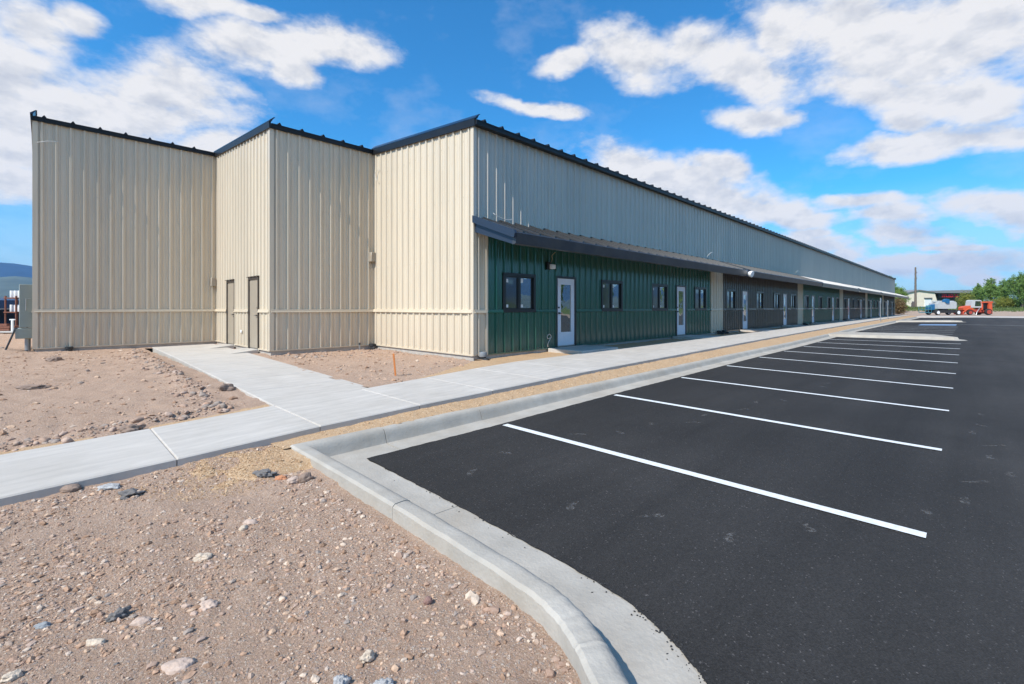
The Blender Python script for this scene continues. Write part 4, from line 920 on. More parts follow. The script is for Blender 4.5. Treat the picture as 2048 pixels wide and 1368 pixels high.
def rake(x, y0, y1, side=-1):
    """box rake flashing: a dark fascia and above it a bright sloped cap that stands proud of the roof"""
    s = side; lo = MB(); up = MB()
    segs = [(y0-0.13, y1)] if y1 <= RIDGE else [(y0-0.13, RIDGE), (RIDGE, y1+0.12)]
    for a, b in segs:
        za, zb = [EAVE+SLOPE*(q if q <= RIDGE else 2*RIDGE-q) for q in (a, b)]
        pr = [(0.034, -0.02), (0.078, -0.018), (0.084, 0.155), (0.034, 0.157)]; n = 4
        V = [(x+s*d, q, z+h) for q, z in ((a, za), (b, zb)) for d, h in pr]
        lo.add(V, [(i, n+i, n+(i+1) % n, (i+1) % n) for i in range(n)]+[tuple(range(n)), tuple(range(2*n-1, n-1, -1))])
        pr = [(0.088, 0.150), (0.090, 0.175), (-0.02, 0.275), (-0.055, 0.278), (-0.055, 0.265), (-0.025, 0.258), (0.030, 0.150)]; n = 7
        V = [(x+s*d, q, z+h) for q, z in ((a-0.05, za-0.004), (b, zb)) for d, h in pr]
        up.add(V, [(i, n+i, n+(i+1) % n, (i+1) % n) for i in range(n)]+[tuple(range(n)), tuple(range(2*n-1, n-1, -1))])
    o = lo.build('rake_trim', BLACK, roof); up.build('rake_cap', RAKECAP, roof)
RAKECAP = mat('sky_reflection_cap', (0.022, 0.035, 0.06), 0.22, 0.35, 0.6, bump=0.002, bscale=2)  # blue in the base colour stands for the sky reflected in black trim
rake(0, 0, YB); rake(XB, YB, YC); rake(XC, YC, DEPTH); rake(LEN, 0, DEPTH, 1)

# ---- canopies over the shop fronts
DARKROOF = mat('dark_roof_steel', (0.016, 0.017, 0.019), 0.30, 0.0, 0.5, var=0.2)
PALEROOF = mat('pale_roof_steel', (0.44, 0.42, 0.40), 0.4, 0.0, 0.5, var=0.06)
CW = 1.40; ZW, ZE = 3.53, 3.02
def canopy(x0, x1, face, first):
    S_ = (ZW-ZE)/CW
    r = MB(); za = ZE; zb = ZW
    r.add([(x0, -CW, za), (x1, -CW, za), (x1, -0.034, zb), (x0, -0.034, zb), (x0, -CW, za-0.02), (x1, -CW, za-0.02), (x1, -0.034, zb-0.02), (x0, -0.034, zb-0.02)], [(0, 1, 2, 3), (7, 6, 5, 4), (0, 4, 5, 1), (1, 5, 6, 2), (2, 6, 7, 3), (3, 7, 4, 0)])
    n = int((x1-x0)/0.58)
    for i in range(n+1):
        x = x0+0.32+i*0.58
        if x > x1-0.15: break
        pr = [(-0.045, 0), (-0.016, 0.050), (0.016, 0.050), (0.045, 0)]
        V = [(x+d, -CW-0.02, za+h-0.006) for d, h in pr]+[(x+d, -0.034, zb+h) for d, h in pr]
        r.add(V, [(0, 1, 5, 4), (1, 2, 6, 5), (2, 3, 7, 6), (0, 3, 2, 1), (4, 5, 6, 7)])
    o = r.build('canopy', DARKROOF if face is SLATE else PALEROOF, bld)
    f = MB(); pr = [(-CW+0.02, ZE-0.005), (-CW-0.085, ZE-0.012), (-CW-0.10, ZE-0.035), (-CW-0.045, ZE-0.275), (-CW+0.06, ZE-0.285)]; n = len(pr)
    V = [(x, y, z) for x in (x0+0.02, x1-0.02) for y, z in pr]
    f.add(V, [(i, n+i, n+(i+1) % n, (i+1) % n) for i in range(n)]+[tuple(range(n)), tuple(range(2*n-1, n-1, -1))]); f.build('fascia', face, o)
    s = MB(); s.quad((x0+0.05, -CW+0.06, ZE-0.27), (x1-0.05, -CW+0.06, ZE-0.27), (x1-0.05, -0.036, ZW-0.36), (x0+0.05, -0.036, ZW-0.36)); s.build('soffit', SLATE, o)
    for x, sg in ((x0, -1), (x1, 1)):
        t = MB(); pr = [(-0.036, ZW+0.035), (-CW-0.06, ZE+0.03), (-CW-0.10, ZE-0.04), (-CW-0.06, ZE-0.15), (-0.036, ZW-0.14)]
        poly = [(y, z) for y, z in pr]
        t.prism(poly, 'x', x-0.055 if sg < 0 else x-0.02, x+0.02 if sg < 0 else x+0.055)
        t.build('canopy_rake', RAKEEND if sg < 0 else SLATE, o)
        t = MB(); t.prism([(-0.036, ZW-0.145), (-CW-0.03, ZE-0.155), (-CW-0.02, ZE-0.27), (-CW+0.02, ZE-0.285), (-0.036, ZW-0.37)], 'x', x+0.03 if sg < 0 else x-0.05, x+0.05 if sg < 0 else x-0.03)
        t.build('gable_infill', RAKEEND, o)
RAKEEND = mat('slate_end_trim', (0.030, 0.040, 0.062), 0.28, 0.2, 0.55, bump=0.003, bscale=3)
cx = [-0.02, 15.15, 15.75, 30.2, 30.45, 45.4, 45.8, 60.1, 60.5, 74.5, 74.9, LEN+4.0]
for k in range(6): canopy(cx[2*k], cx[2*k+1], SLATE if k < 2 else TANTRIM, k == 0)

# ---- small things fixed to the walls
def wire(pts, r, m, name='loose_wire'):
    P = smooth3(pts, 6); return MB().tube(P, r, 6).build(name, m, bld, smooth=True)
def smooth3(pts, k):
    P = [Vector(p) for p in pts]; out = []
    for i in range(len(P)-1):
        p0, p1, p2, p3 = P[max(i-1, 0)], P[i], P[i+1], P[min(i+2, len(P)-1)]
        for j in range(k):
            t = j/k; out.append(0.5*((2*p1)+(p2-p0)*t+(2*p0-5*p1+4*p2-p3)*t*t+(-p0+3*p1-3*p2+p3)*t**3))
    out.append(P[-1]); return out
WIREW = mat('white_cable', (0.62, 0.60, 0.56), 0.5); WIREY = mat('tan_cable', (0.42, 0.33, 0.18), 0.5)
# bare wall light by the first door
b = MB(); b.box(2.70, 2.86, -0.10, -0.03, 2.40, 2.62, bev=0.008); wl = b.build('light_backplate', FRAMEBLK, bld)
b = MB(); b.box(2.80, 3.00, -0.17, -0.035, 2.42, 2.55, bev=0.012); b.build('wall_light', WHITE, wl)
wire([(2.88, -0.06, 2.57), (2.92, -0.10, 2.70), (2.86, -0.14, 2.80), (2.93, -0.20, 2.90)], 0.008, WIREY)
wire([(2.78, -0.05, 0.16), (2.76, -0.07, 0.26), (2.84, -0.08, 0.38), (2.88, -0.09, 0.46), (2.80, -0.09, 0.53), (2.72, -0.08, 0.48), (2.74, -0.08, 0.40), (2.84, -0.08, 0.42)], 0.009, WIREW)
wire([(0.62, -0.06, 4.02-1.30+1.0), (0.66, -0.10, 3.66), (0.95, -0.16, 3.58), (1.22, -0.13, 3.62)], 0.009, WIREW)
wire([(-0.05, 4.55, 5.65), (-0.08, 4.68, 5.55), (-0.10, 4.62, 5.38), (-0.10, 4.50, 5.30), (-0.09, 4.48, 5.52), (-0.07, 4.40, 5.62)], 0.007, WIREW)
wire([(XC+0.05, YC-0.09, 6.05), (XC+0.25, YC-0.16, 6.12), (XC+0.38, YC-0.14, 6.15), (XC+0.50, YC-0.06, 6.20)], 0.009, WIREW)
for x in (14.0, 29.0, 58.0): wire([(x, -0.04, 3.54), (x+0.1, -0.16, 3.74), (x+0.35, -0.22, 3.86), (x+0.75, -0.24, 3.80)], 0.011, WIREW)
for (x, y, z0) in ((-0.10, YB-0.06, 2.75), (XB-0.10, YC-0.06, 2.05)):
    b = MB(); b.box(x-0.10, x+0.05, y-0.13, y+0.02, z0, z0+0.30, bev=0.012); wl = b.build('wall_light', DOORTAN, bld)
b = MB(); b.box(XB-0.055, XB-0.034, YB+2.45, YB+2.56, 0.52, 0.60, bev=0.004); b.build('outlet_box', WHITE, bld)
# white pieces standing for the bright gutter end of the first canopy
b = MB(); b.tube([(15.25, -1.40, 2.90), (15.33, -1.47, 2.86)], [0.05, 0.05], 10); fl = b.build('gutter_end_stub', CHROME, bld)
b = MB(); b.lathe((0, 0, 0), [(0.06, 0), (0.13, 0.10), (0.15, 0.20), (0.14, 0.21)], 'x', 14)
o = b.build('gutter_end_cap', WHITE, fl); o.location = (15.30, -1.47, 2.88); o.rotation_euler = (0, rad(18), rad(-100))

# ---- concrete landings at the doors
def landing(p, q, x0, x1, y0, y1, zt):
    mb = MB(); mb.box(x0, x1, y0, y1, -0.3, zt, bev=0.012); return struct(mb.build('door_landing', CONC), group='concrete door landings')
for p, q in door_spots: landing(p, q, p-0.42, q+0.40, -1.30, -0.055, 0.122)
for a, b in ((0.93, 1.83), (3.27, 4.17)):
    mb = MB(); mb.prism([(XB-0.05, -0.3), (XB-0.05, 0.085), (XB-0.15, 0.085), (XB-1.0, -0.005), (XB-1.0, -0.3)], 'y', YB+a-0.05, YB+b+0.10); struct(mb.build('door_landing', CONC), group='concrete door landings')

# ================================================================== THINGS NEAR THE BUILDING
PVC = mat('black_pipe', (0.03, 0.031, 0.033), 0.45); PLASTIC = mat('grey_plastic_wrap', (0.22, 0.23, 0.24), 0.35)
GALV = mat('galvanised', (0.36, 0.37, 0.38), 0.42, 0.6, var=0.15, vscale=6)
CABG = mat('cabinet_green_grey', (0.25, 0.285, 0.262), 0.5, var=0.06)
def drain(x, y, z, label, r=0.085, wrap=False):
    t = thing('drain_pipe', label, 'drain pipe', (x, y, z), group='drain pipes at the foot of the walls')
    b = MB(); b.lathe((0, 0, 0), [(r*0.9, -0.25), (r*0.9, 0.08), (r*1.12, 0.085), (r*1.12, 0.15), (r*0.95, 0.155), (r*0.8, 0.155), (r*0.8, 0.05)], 'z', 16); b.build('pipe', PVC, t, smooth=False)
    b = MB(); b.tube([(0, -0.02, 0.02), (0, -0.12, 0.015), (0, -0.2, 0.0)], [r*0.7]*3, 12); b.build('elbow', PVC, t)
    if wrap:
        b = MB(); b.lathe((0, 0, 0), [(r*1.16, 0.10), (r*1.25, 0.16), (r*1.05, 0.215), (r*0.55, 0.20), (r*0.3, 0.17)], 'z', 11); b.build('plastic_wrap', PLASTIC, t)
drain(0.20, -0.12, -0.02, 'short drain pipe capped with crumpled grey plastic at the cream building corner', 0.085, True)
for k, (x, lab) in enumerate([(15.35, 'black drain pipe in the middle of the first cream strip past the corner'), (15.98, 'black drain pipe at the far edge of the first cream strip past the corner'), (31.4, 'black drain pipe at the foot of the second cream strip past the corner'), (46.25, 'black drain pipe at the foot of the third cream strip past the corner'), (60.95, 'black drain pipe at the foot of the fourth cream strip past the corner')]):
    drain(x, -0.16, 0.04, lab, 0.10)
drain(-0.14, YB-0.15, 0.0, 'black drain pipe in the inner corner beside the sunlit end wall', 0.09)
drain(XC+0.72, YC-0.10, -0.02, 'black drain pipe under the farthest cream wall', 0.085)
t = thing('pipe_stub', 'thin capped pipe standing out of the dirt by the shaded middle wall', 'pipe', (-0.62, YB-0.24, -0.02))
b = MB(); b.tube([(0, 0, -0.1), (0, 0, 0.20)], 0.022, 8); b.build('pipe', GALV, t); b = MB(); b.lathe((0, 0, 0), [(0.03, 0.17), (0.03, 0.22), (0.02, 0.235)], 'z', 8); b.build('cap', PVC, t)
b = MB(); b.prism([(-0.016, -0.15), (0.0, -0.2), (0.016, -0.15), (0.016, 0.43), (-0.016, 0.435)], 'y', -0.009, 0.009)
o = b.build('survey_stake', mat('orange_stake', (0.60, 0.20, 0.05), 0.6, var=0.15, vscale=20)); x, y = at(791, 751, -0.03); o.location = (x, y, -0.03); o.rotation_euler = (rad(4), rad(-4), rad(-45))
tag(o, 'orange wooden stake standing in the dirt beside the gravel', 'stake')

# electrical cabinet on the far end of the stepped wall
t = thing('electrical_cabinet', 'tall grey green electrical cabinet on the left end of the cream building', 'electrical cabinet', (XC-0.04, YC+0.30, 0))
b = MB(); b.box(-0.27, 0.0, 0, 0.75, 0.72, 1.97, bev=0.01); c = b.build('cabinet_box', CABG, t)
b = MB(); b.tube([(-0.05, -0.004, 1.55), (-0.05, -0.035, 1.55), (-0.135, -0.035, 1.55), (-0.135, -0.035, 1.22), (-0.135, -0.004, 1.22)], 0.011, 8); b.build('handle', GALV, c)
b = MB(); b.box(-0.345, 0.02, -0.05, 0.80, 0.40, 0.69, bev=0.01); b.build('base_box', CABG, t)
b = MB(); b.tube([(-0.10, 0.2, -0.15), (-0.10, 0.2, 0.41)], 0.065, 14); b.build('conduit', GALV, t)
b = MB(); b.tube([(-0.10, 0.5, -0.15), (-0.10, 0.5, 0.41)], 0.05, 12); b.build('conduit', GALV, t)
b = MB(); b.tube([(-0.30, -0.02, 0.70), (-0.34, -0.03, 0.70), (-0.58, -0.05, -0.06)], 0.022, 8); b.build('brace', PVC, t)
b = MB(); b.tube([(-0.58, -0.05, 0.02), (-0.1, 0.15, 0.03)], 0.02, 8); b.build('brace', PVC, t)

# two sign posts by the far stalls
for i, (px, py, hgt) in enumerate([(1761, 643, 2.25), (1775.5, 639, 2.15)]):
    x, y = at(px, py, -0.02)
    t = thing('sign_post', ['pale metal sign post by the sidewalk, the nearer of the two', 'pale metal sign post by the sidewalk, the farther of the two'][i], 'sign post', (x, y, -0.05), 0, 'sign posts along the far sidewalk')
    b = MB(); b.box(-0.03, 0.03, -0.03, 0.03, -0.3, hgt, bev=0.006); b.build('post', GALV, t)
    b = MB(); b.box(-0.15, 0.15, -0.038, -0.032, hgt-0.55, hgt-0.03); b.build('sign_plate', mat('sign_face', (0.45, 0.55, 0.65), 0.5), t)
x, y = at_depth(1799, 93)
t = thing('marker_post', 'short pale yellow marker post in the grass beyond the building', 'marker post', (x, y, 0.0)); b = MB(); b.lathe((0, 0, 0), [(0.09, -0.3), (0.09, 0.86), (0.07, 0.93), (0.0, 0.95)], 'z', 10); b.build('post', mat('pale_yellow', (0.62, 0.60, 0.36), 0.5), t)
b = MB(); b.lathe((0, 0, 0), [(0.095, 0.68), (0.095, 0.78)], 'z', 10); b.build('reflector_band', WHITE, t)

# single rocks one can point at
def rock(px, py, z, w, h, col, label, sub=4, rough=0.25, sink=0.3, rz=0.0, asp=0.75, flat_shade=False):
    x, y = at(px, py, z); zz = float((front_z if y < -3.4 else yard_z)(np.array([x]), np.array([y]))[0])
    v, f = ico_base(sub); off = Vector((px*0.013, py*0.017, 0)); V = []
    for p in v:
        q = Vector(p); n1 = mnoise.noise(q*1.3+off); n2 = mnoise.noise(q*3.1+off*2); n3 = mnoise.noise(q*8+off)
        n4 = mnoise.noise(q*17+off); r = 1+rough*n1*1.5+rough*0.8*n2+(0.05+rough*0.35)*n3+0.05*n4; q = q*r
        V.append((q.x*w/2, q.y*w/2*asp, q.z*h/2))
    mb = MB(); mb.add(V, f.tolist()); o = mb.build('rock', col, smooth=not flat_shade); o.location = (x, y, zz+h*(0.5-sink)); o.rotation_euler = (0, 0, rz)
    return tag(o, label, 'rock')
RB = mat('rock_brown', (0.27, 0.19, 0.145), 0.9, var=0.25, vscale=14, bump=0.006, bscale=50); RP = mat('rock_pink', (0.52, 0.39, 0.31), 0.9, var=0.2, vscale=18, bump=0.006, bscale=50)
RC = mat('rock_cream', (0.58, 0.47, 0.36), 0.9, var=0.22, vscale=22, bump=0.008, bscale=60); RG = mat('rock_grey', (0.40, 0.385, 0.37), 0.95, var=0.25, vscale=30, bump=0.010, bscale=70)
RD = mat('rock_dark', (0.17, 0.155, 0.145), 0.9, var=0.3, vscale=20, bump=0.008, bscale=50); RBL = mat('rock_blue', (0.27, 0.28, 0.285), 0.85, var=0.15, vscale=16); RR = mat('rock_red', (0.27, 0.155, 0.125), 0.9, var=0.2, vscale=20)
RO = mat('rock_orange', (0.50, 0.22, 0.11), 0.9, var=0.25, vscale=20)
rock(452, 778, -0.03, 0.24, 0.16, RB, 'large dark brown rock beside the left edge of the walkway', rough=0.35)
rock(736, 1301, -0.19, 0.056, 0.05, RC, 'pale cream rock casting a shadow on the foreground dirt', rough=0.35, sink=0.15)
rock(683, 1356, -0.19, 0.066, 0.045, RG, 'rough grey concrete lump at the bottom of the photo, the left one', rough=0.4, sink=0.3, rz=0.4)
rock(766, 1360, -0.19, 0.080, 0.045, RG, 'rough grey concrete lump at the bottom of the photo, the right one', rough=0.4, sink=0.3, rz=-0.4)
rock(86, 1242, -0.20, 0.062, 0.030, RBL, 'small flat blue grey stone on bare dirt at the left', asp=0.5, sink=0.3, rz=-0.5)
rock(236, 1223, -0.20, 0.075, 0.05, RD, 'dark jagged chunk lying on the foreground dirt', rough=0.55, sink=0.3, asp=0.6)
rock(856, 1194, -0.19, 0.048, 0.040, RR, 'small round reddish pebble near the curved kerb', rough=0.1, sink=0.2)
rock(360, 1318, -0.20, 0.135, 0.05, RP, 'broad pale pink stone half buried in the foreground dirt', rough=0.2, sink=0.62, rz=-0.6, asp=0.7)
rock(190, 1274, -0.20, 0.088, 0.04, RC, 'long flat cream stone half buried in the dirt', rough=0.15, sink=0.55, rz=-0.75, asp=0.38)
rock(281, 1235, -0.20, 0.09, 0.045, RP, 'oval pinkish stone next to the dark jagged chunk', rough=0.15, sink=0.52, rz=-0.5, asp=0.5)
rock(218, 971, -0.19, 0.17, 0.05, RG, 'flat broken piece of pale concrete below the sidewalk edge', rough=0.3, sink=0.35, rz=-0.8, asp=0.6)
rock(262, 986, -0.19, 0.13, 0.06, RD, 'dark grey rubble lump beside the flat concrete piece', rough=0.6, sink=0.3)
rock(140, 978, -0.20, 0.15, 0.07, RB, 'smooth rounded brown stone against the sidewalk edge', rough=0.08, sink=0.35, rz=-0.7, asp=0.65)
rock(611, 949, -0.15, 0.115, 0.095, RB, 'rounded brown stone at the corner of the kerb', rough=0.15, sink=0.25)
rock(587, 953, -0.16, 0.105, 0.06, RP, 'dusty pink stone lying beside the stone at the kerb corner', rough=0.2, sink=0.3)
rock(563, 946, -0.16, 0.10, 0.045, RO, 'orange stained stone near the kerb corner', rough=0.35, sink=0.4, rz=-.7, asp=0.6)
rock(530, 943, -0.16, 0.14, 0.055, RD, 'dark asphalt lump near the kerb corner', rough=0.5, sink=0.3, rz=-.7, asp=0.6)
rock(500, 1032, -0.18, 0.105, 0.05, RP, 'pale pink stone in the middle of the dirt, above a white pebble', rough=0.15, sink=0.4, rz=-.8, asp=0.6)
rock(487, 1046, -0.18, 0.055, 0.045, RC, 'small whitish pebble just below the pale pink stone', rough=0.15, sink=0.25)
rock(407, 1100, -0.18, 0.10, 0.05, RC, 'wedge of cream stone beside a small clod heap', rough=0.35, sink=0.35, rz=-.5, asp=0.5)
rock(416, 1199, -0.19, 0.085, 0.04, RP, 'rough pinkish stone right of the centre of the dirt patch', rough=0.35, sink=0.45, rz=-.6)
rock(232, 1320, -0.2, 0.02, 0.012, RD, 'tiny dark pebble beside the broad half buried stone', sink=0.2)
rock(24, 1350, -0.2, 0.06, 0.035, RC, 'yellowish stone in the bottom left corner', rough=0.25, sink=0.3)
rock(262, 857, -0.1, 0.20, 0.10, RB, 'biggest rock in the rubble row behind the near sidewalk', rough=0.35)
rock(110, 724, -0.03, 0.30, 0.14, RB, 'isolated brown rock on the dirt in front of the farthest cream wall', rough=0.3)
rock(65, 776, -0.05, 0.42, 0.08, RB, 'low flat clod on the dirt yard at the left', rough=0.35, asp=0.5, rz=-.4)

# ================================================================== FAR THINGS
def gz(x, y): return float(ground_z(np.array([float(x)]), np.array([float(y)]))[0])
def leaf_mat(name, a, b_):
    m = bpy.data.materials.new(name); m.use_nodes = True; t = m.node_tree; n = t.nodes; L = t.links.new; b = n['Principled BSDF']
    b.inputs['Roughness'].default_value = 0.6; b.inputs['Specular IOR Level'].default_value = 0.25
    tc = n.new('ShaderNodeTexCoord'); x = n.new('ShaderNodeTexNoise'); x.inputs['Scale'].default_value = 1.3; x.inputs['Detail'].default_value = 5; L(tc.outputs['Object'], x.inputs['Vector'])
    r = n.new('ShaderNodeValToRGB'); L(x.outputs[0], r.inputs[0]); e = r.color_ramp.elements; e[0].position = 0.35; e[0].color = (*a, 1); e[1].position = 0.65; e[1].color = (*b_, 1); L(r.outputs[0], b.inputs['Base Color'])
    tr = n.new('ShaderNodeBsdfTranslucent'); L(r.outputs[0], tr.inputs[0]); ms = n.new('ShaderNodeMixShader'); ms.inputs[0].default_value = 0.42; L(b.outputs[0], ms.inputs[1]); L(tr.outputs[0], ms.inputs[2]); L(ms.outputs[0], n['Material Output'].inputs[0])
    return m
LEAF = leaf_mat('leaf_green', (0.12, 0.21, 0.05), (0.33, 0.47, 0.13)); LEAF2 = leaf_mat('leaf_yellow_green', (0.17, 0.20, 0.035), (0.36, 0.36, 0.08)); LEAF3 = leaf_mat('leaf_rust', (0.16, 0.10, 0.04), (0.30, 0.21, 0.10))
LEAF4 = leaf_mat('leaf_pale', (0.10, 0.15, 0.06), (0.5, 0.52, 0.42))
BARK = mat('bark', (0.11, 0.085, 0.065), 0.9, var=0.3, vscale=8)
def leaves(points, size, n_each, spread):
    P = np.repeat(np.asarray(points), n_each, 0); P = P+RNG.normal(0, 1, P.shape)*spread
    n = len(P); a = RNG.normal(0, 1, (n, 3)); a /= np.linalg.norm(a, axis=1)[:, None]; b = np.cross(a, RNG.normal(0, 1, (n, 3))); b /= np.linalg.norm(b, axis=1)[:, None]
    s = size*RNG.uniform(0.6, 1.3, (n, 1)); V = np.stack([P-a*s, P+b*s*0.45, P+a*s, P-b*s*0.45], 1).reshape(-1, 3)
    mb = MB(); mb.add(V.tolist(), (np.arange(n)[:, None]*4+np.arange(4)[None]).tolist()); return mb
def tree(name, label, cat, px, d, top, halfw, leaf, group=None, limbs=17, dens=13, upright=1.0, trunk=0.9, size=0.13, xy=None):
    x, y = xy if xy else at_depth(px, d); z = gz(x, y); H = top-z
    if not xy: halfw *= 0.78
    t = thing(name, label, cat, (x, y, z), random.uniform(0, 6), group)
    tr = MB(); tr.tube([(0, 0, -0.3), (0.03*H, 0.01, 0.22*H), (0.0, 0.03*H, 0.5*H), (0.02*H, 0, 0.8*H)], [0.035*H*trunk, 0.028*H*trunk, 0.017*H*trunk, 0.006*H], 8)
    pts = []
    for i in range(limbs):
        a = i*2.399+random.uniform(-.4, .4); z0 = H*random.uniform(0.08, 0.45); rr = halfw*math.sqrt((i+0.5)/limbs)*random.uniform(0.75, 1.0); zt = H*(1.0-0.42*(rr/halfw)**2)*random.uniform(0.62, 0.93)
        p0 = Vector((0, 0, z0)); p2 = Vector((math.cos(a)*rr, math.sin(a)*rr, max(zt, z0+0.25*H))); p1 = p0.lerp(p2, 0.5)+Vector((math.cos(a), math.sin(a), 0))*rr*0.30*upright
        q = smooth3([p0, p1, p2], 7); tr.tube(q, [0.012*H*(1-0.88*k/len(q)) for k in range(len(q))], 5)
        for k in range(3, len(q)):
            w = 0.075*H*(1.0-0.75*(k-3)/(len(q)-3))
            for _ in range(3): pts.append(q[k]+Vector((random.gauss(0, w), random.gauss(0, w), random.gauss(0, w))))
        tipd = (q[-1]-q[-3]).normalized(); e = q[-1]+tipd*0.09*H; tr.tube([q[-1], e], [0.004*H, 0.001*H], 4); pts += [q[-1].lerp(e, f) for f in (0.25, 0.5, 0.75, 1.0)]
        for _ in range(2):                                          # side twigs that end in a tuft
            k = random.randrange(5, len(q)); b2 = a+random.uniform(-1.2, 1.2); e = q[k]+Vector((math.cos(b2), math.sin(b2), random.uniform(0.4, 1.3)))*0.085*H
            tr.tube([q[k], e], [0.004*H, 0.001*H], 4); pts += [q[k].lerp(e, f) for f in (0.4, 0.7, 1.0)]
    for _ in range(int(limbs*2)):
        a = random.uniform(0, 6.283); rr = halfw*math.sqrt(random.random())*0.9; pts.append(Vector((math.cos(a)*rr, math.sin(a)*rr, H*random.uniform(0.10, 0.45))))
    tr.build('trunk', BARK, t); leaves([p[:] for p in pts], size, dens, 0.020*H).build('crown', leaf, t); return t
def bush(name, label, px, d, top, halfw, leaf, group=None, n=230, size=0.13):
    x, y = at_depth(px, d); z = gz(x, y); H = top-z; halfw *= 0.75; t = thing(name, label, 'shrub', (x, y, z), 0, group); pts = []; st = MB()
    for i in range(n):
        a = random.uniform(0, 6.283); u = random.uniform(-0.9, 1); r = random.uniform(0.55, 1.0)*(1+0.18*math.sin(a*3+px))
        p = Vector((math.cos(a)*math.sqrt(1-u*u)*halfw*r, math.sin(a)*math.sqrt(1-u*u)*halfw*r, H*(0.52+0.47*u*r))); pts.append(p)
        if i % 15 == 0: st.tube([(0, 0, -0.1), p*0.5, p*0.9], [0.05, 0.03, 0.012], 5)
    st.build('stem', BARK, t); leaves([p[:] for p in pts], size, 16, 0.13*H).build('foliage', leaf, t); return t
G1 = 'trees beyond the parking lot'
tree('tree', 'smallest green tree of the clump, beside the round yellow green bush', 'tree', 1957, 106, 6.9, 1.35, LEAF, G1)
tree('tree', 'green tree with upright shoots in the middle of the clump right of the orange machine', 'tree', 1981, 108, 8.3, 1.5, LEAF, G1, upright=0.7)
tree('tree', 'green tree with a broad ragged crown between the clump and the tallest tree', 'tree', 2006, 110, 7.9, 1.6, LEAF, G1)
tree('tree', 'tallest tree at the right edge of the photo with open spreading branches', 'tree', 2044, 100, 9.6, 2.9, LEAF, G1, limbs=24, upright=1.3)
tree('tree', 'green tree showing past the far end of the long building', 'tree', 1797, 98, 6.8, 1.6, LEAF, G1)
tree('tree', 'tree whose dark tip alone shows above the far roof end', 'tree', 1777, 112, 9.1, 1.6, LEAF, G1)
bush('bush', 'round yellow green bush between the boom lift and the orange machine', 1931, 100, 4.2, 1.3, LEAF2, 'shrubs beyond the parking lot')
bush('bush', 'rust coloured shrub against the far end of the long building', 1797, 92, 2.9, 1.1, LEAF3, 'shrubs beyond the parking lot')
bush('bush', 'low dark shrub lying along the grass bank before the beige building', 1806, 108, 1.75, 1.6, LEAF, 'shrubs beyond the parking lot')
bush('bush', 'pale flowering shrub at the foot of the trees, right behind the orange machine', 1977, 100, 2.75, 1.0, LEAF4, 'shrubs beyond the parking lot', 110)
for i, (px, tp, hw, lf, lb) in enumerate([(1993, 2.9, 1.5, LEAF2, 'yellow green undergrowth bush below the middle of the tree clump'), (2012, 3.3, 1.7, LEAF2, 'yellow green undergrowth bush below the broad ragged tree'), (2034, 3.2, 1.8, LEAF, 'dark undergrowth bush below the tallest tree')]): bush('bush', lb, px, 102, tp, hw, lf, 'shrubs beyond the parking lot')
for xy in [(58, -46), (82, -52), (104, -44), (36, -58), (14, -50)]: tree('tree', 'leafy tree across the lot, mirrored in the shop windows', 'tree', 0, 0, 7.5+random.random()*2, 2.6, LEAF, 'trees mirrored in the windows', limbs=14, dens=12, size=0.34, xy=xy)

# grass that grows on the bank
def grass():
    n = 9000; d = RNG.uniform(0, 1, n); X = 124+RNG.uniform(0, 30, n); Y = RNG.uniform(-32, 42, n); Z = ground_z(X, Y); s = RNG.uniform(0.10, 0.30, n); a = RNG.uniform(0, 6.28, n)
    P = np.stack([X, Y, Z], -1); w = np.stack([np.cos(a)*0.09, np.sin(a)*0.09, a*0], -1); t = np.stack([RNG.normal(0, .1, n), RNG.normal(0, .1, n), s*1.3], -1)
    V = np.stack([P-w, P+w, P+t], 1).reshape(-1, 3); mb = MB(); mb.add(V.tolist(), (np.arange(n)[:, None]*3+np.arange(3)[None]).tolist()); return mb.build('grass', leaf_mat('grass_blade', (0.07, 0.12, 0.03), (0.20, 0.24, 0.08)))
tag(grass(), kind='stuff')

# utility pole
x, y = at_depth(1831, 112); z = gz(x, y)
t = thing('utility_pole', 'tall brown wooden utility pole in front of the beige building', 'utility pole', (x, y, z), HEAD-rad(90))
b = MB(); b.tube([(0, 0, -0.5), (0, 0, 9.75)], [0.27, 0.16], 12); b.build('pole', mat('pole_wood', (0.16, 0.125, 0.10), 0.9, var=0.2, vscale=4), t)
for zz in (8.4, 7.0):
    b = MB(); b.box(-0.1, 0.35, -0.05, 0.05, zz-0.05, zz+0.05); br = b.build('bracket', BARK, t); b = MB(); b.lathe((0.30, 0, zz), [(0.05, 0.05), (0.08, 0.12), (0.05, 0.2), (0.07, 0.26)], 'z', 8); b.build('insulator', GALV, br)
b = MB(); b.box(0.14, 0.22, -0.04, 0.04, 0.2, 6.0); b.build('conduit', GALV, t)
b = MB(); b.box(-0.75, -0.30, -0.2, 0.2, -0.1, 1.5, bev=0.02); b.build('meter_box', mat('meter_brown', (0.14, 0.11, 0.10), 0.7), t)

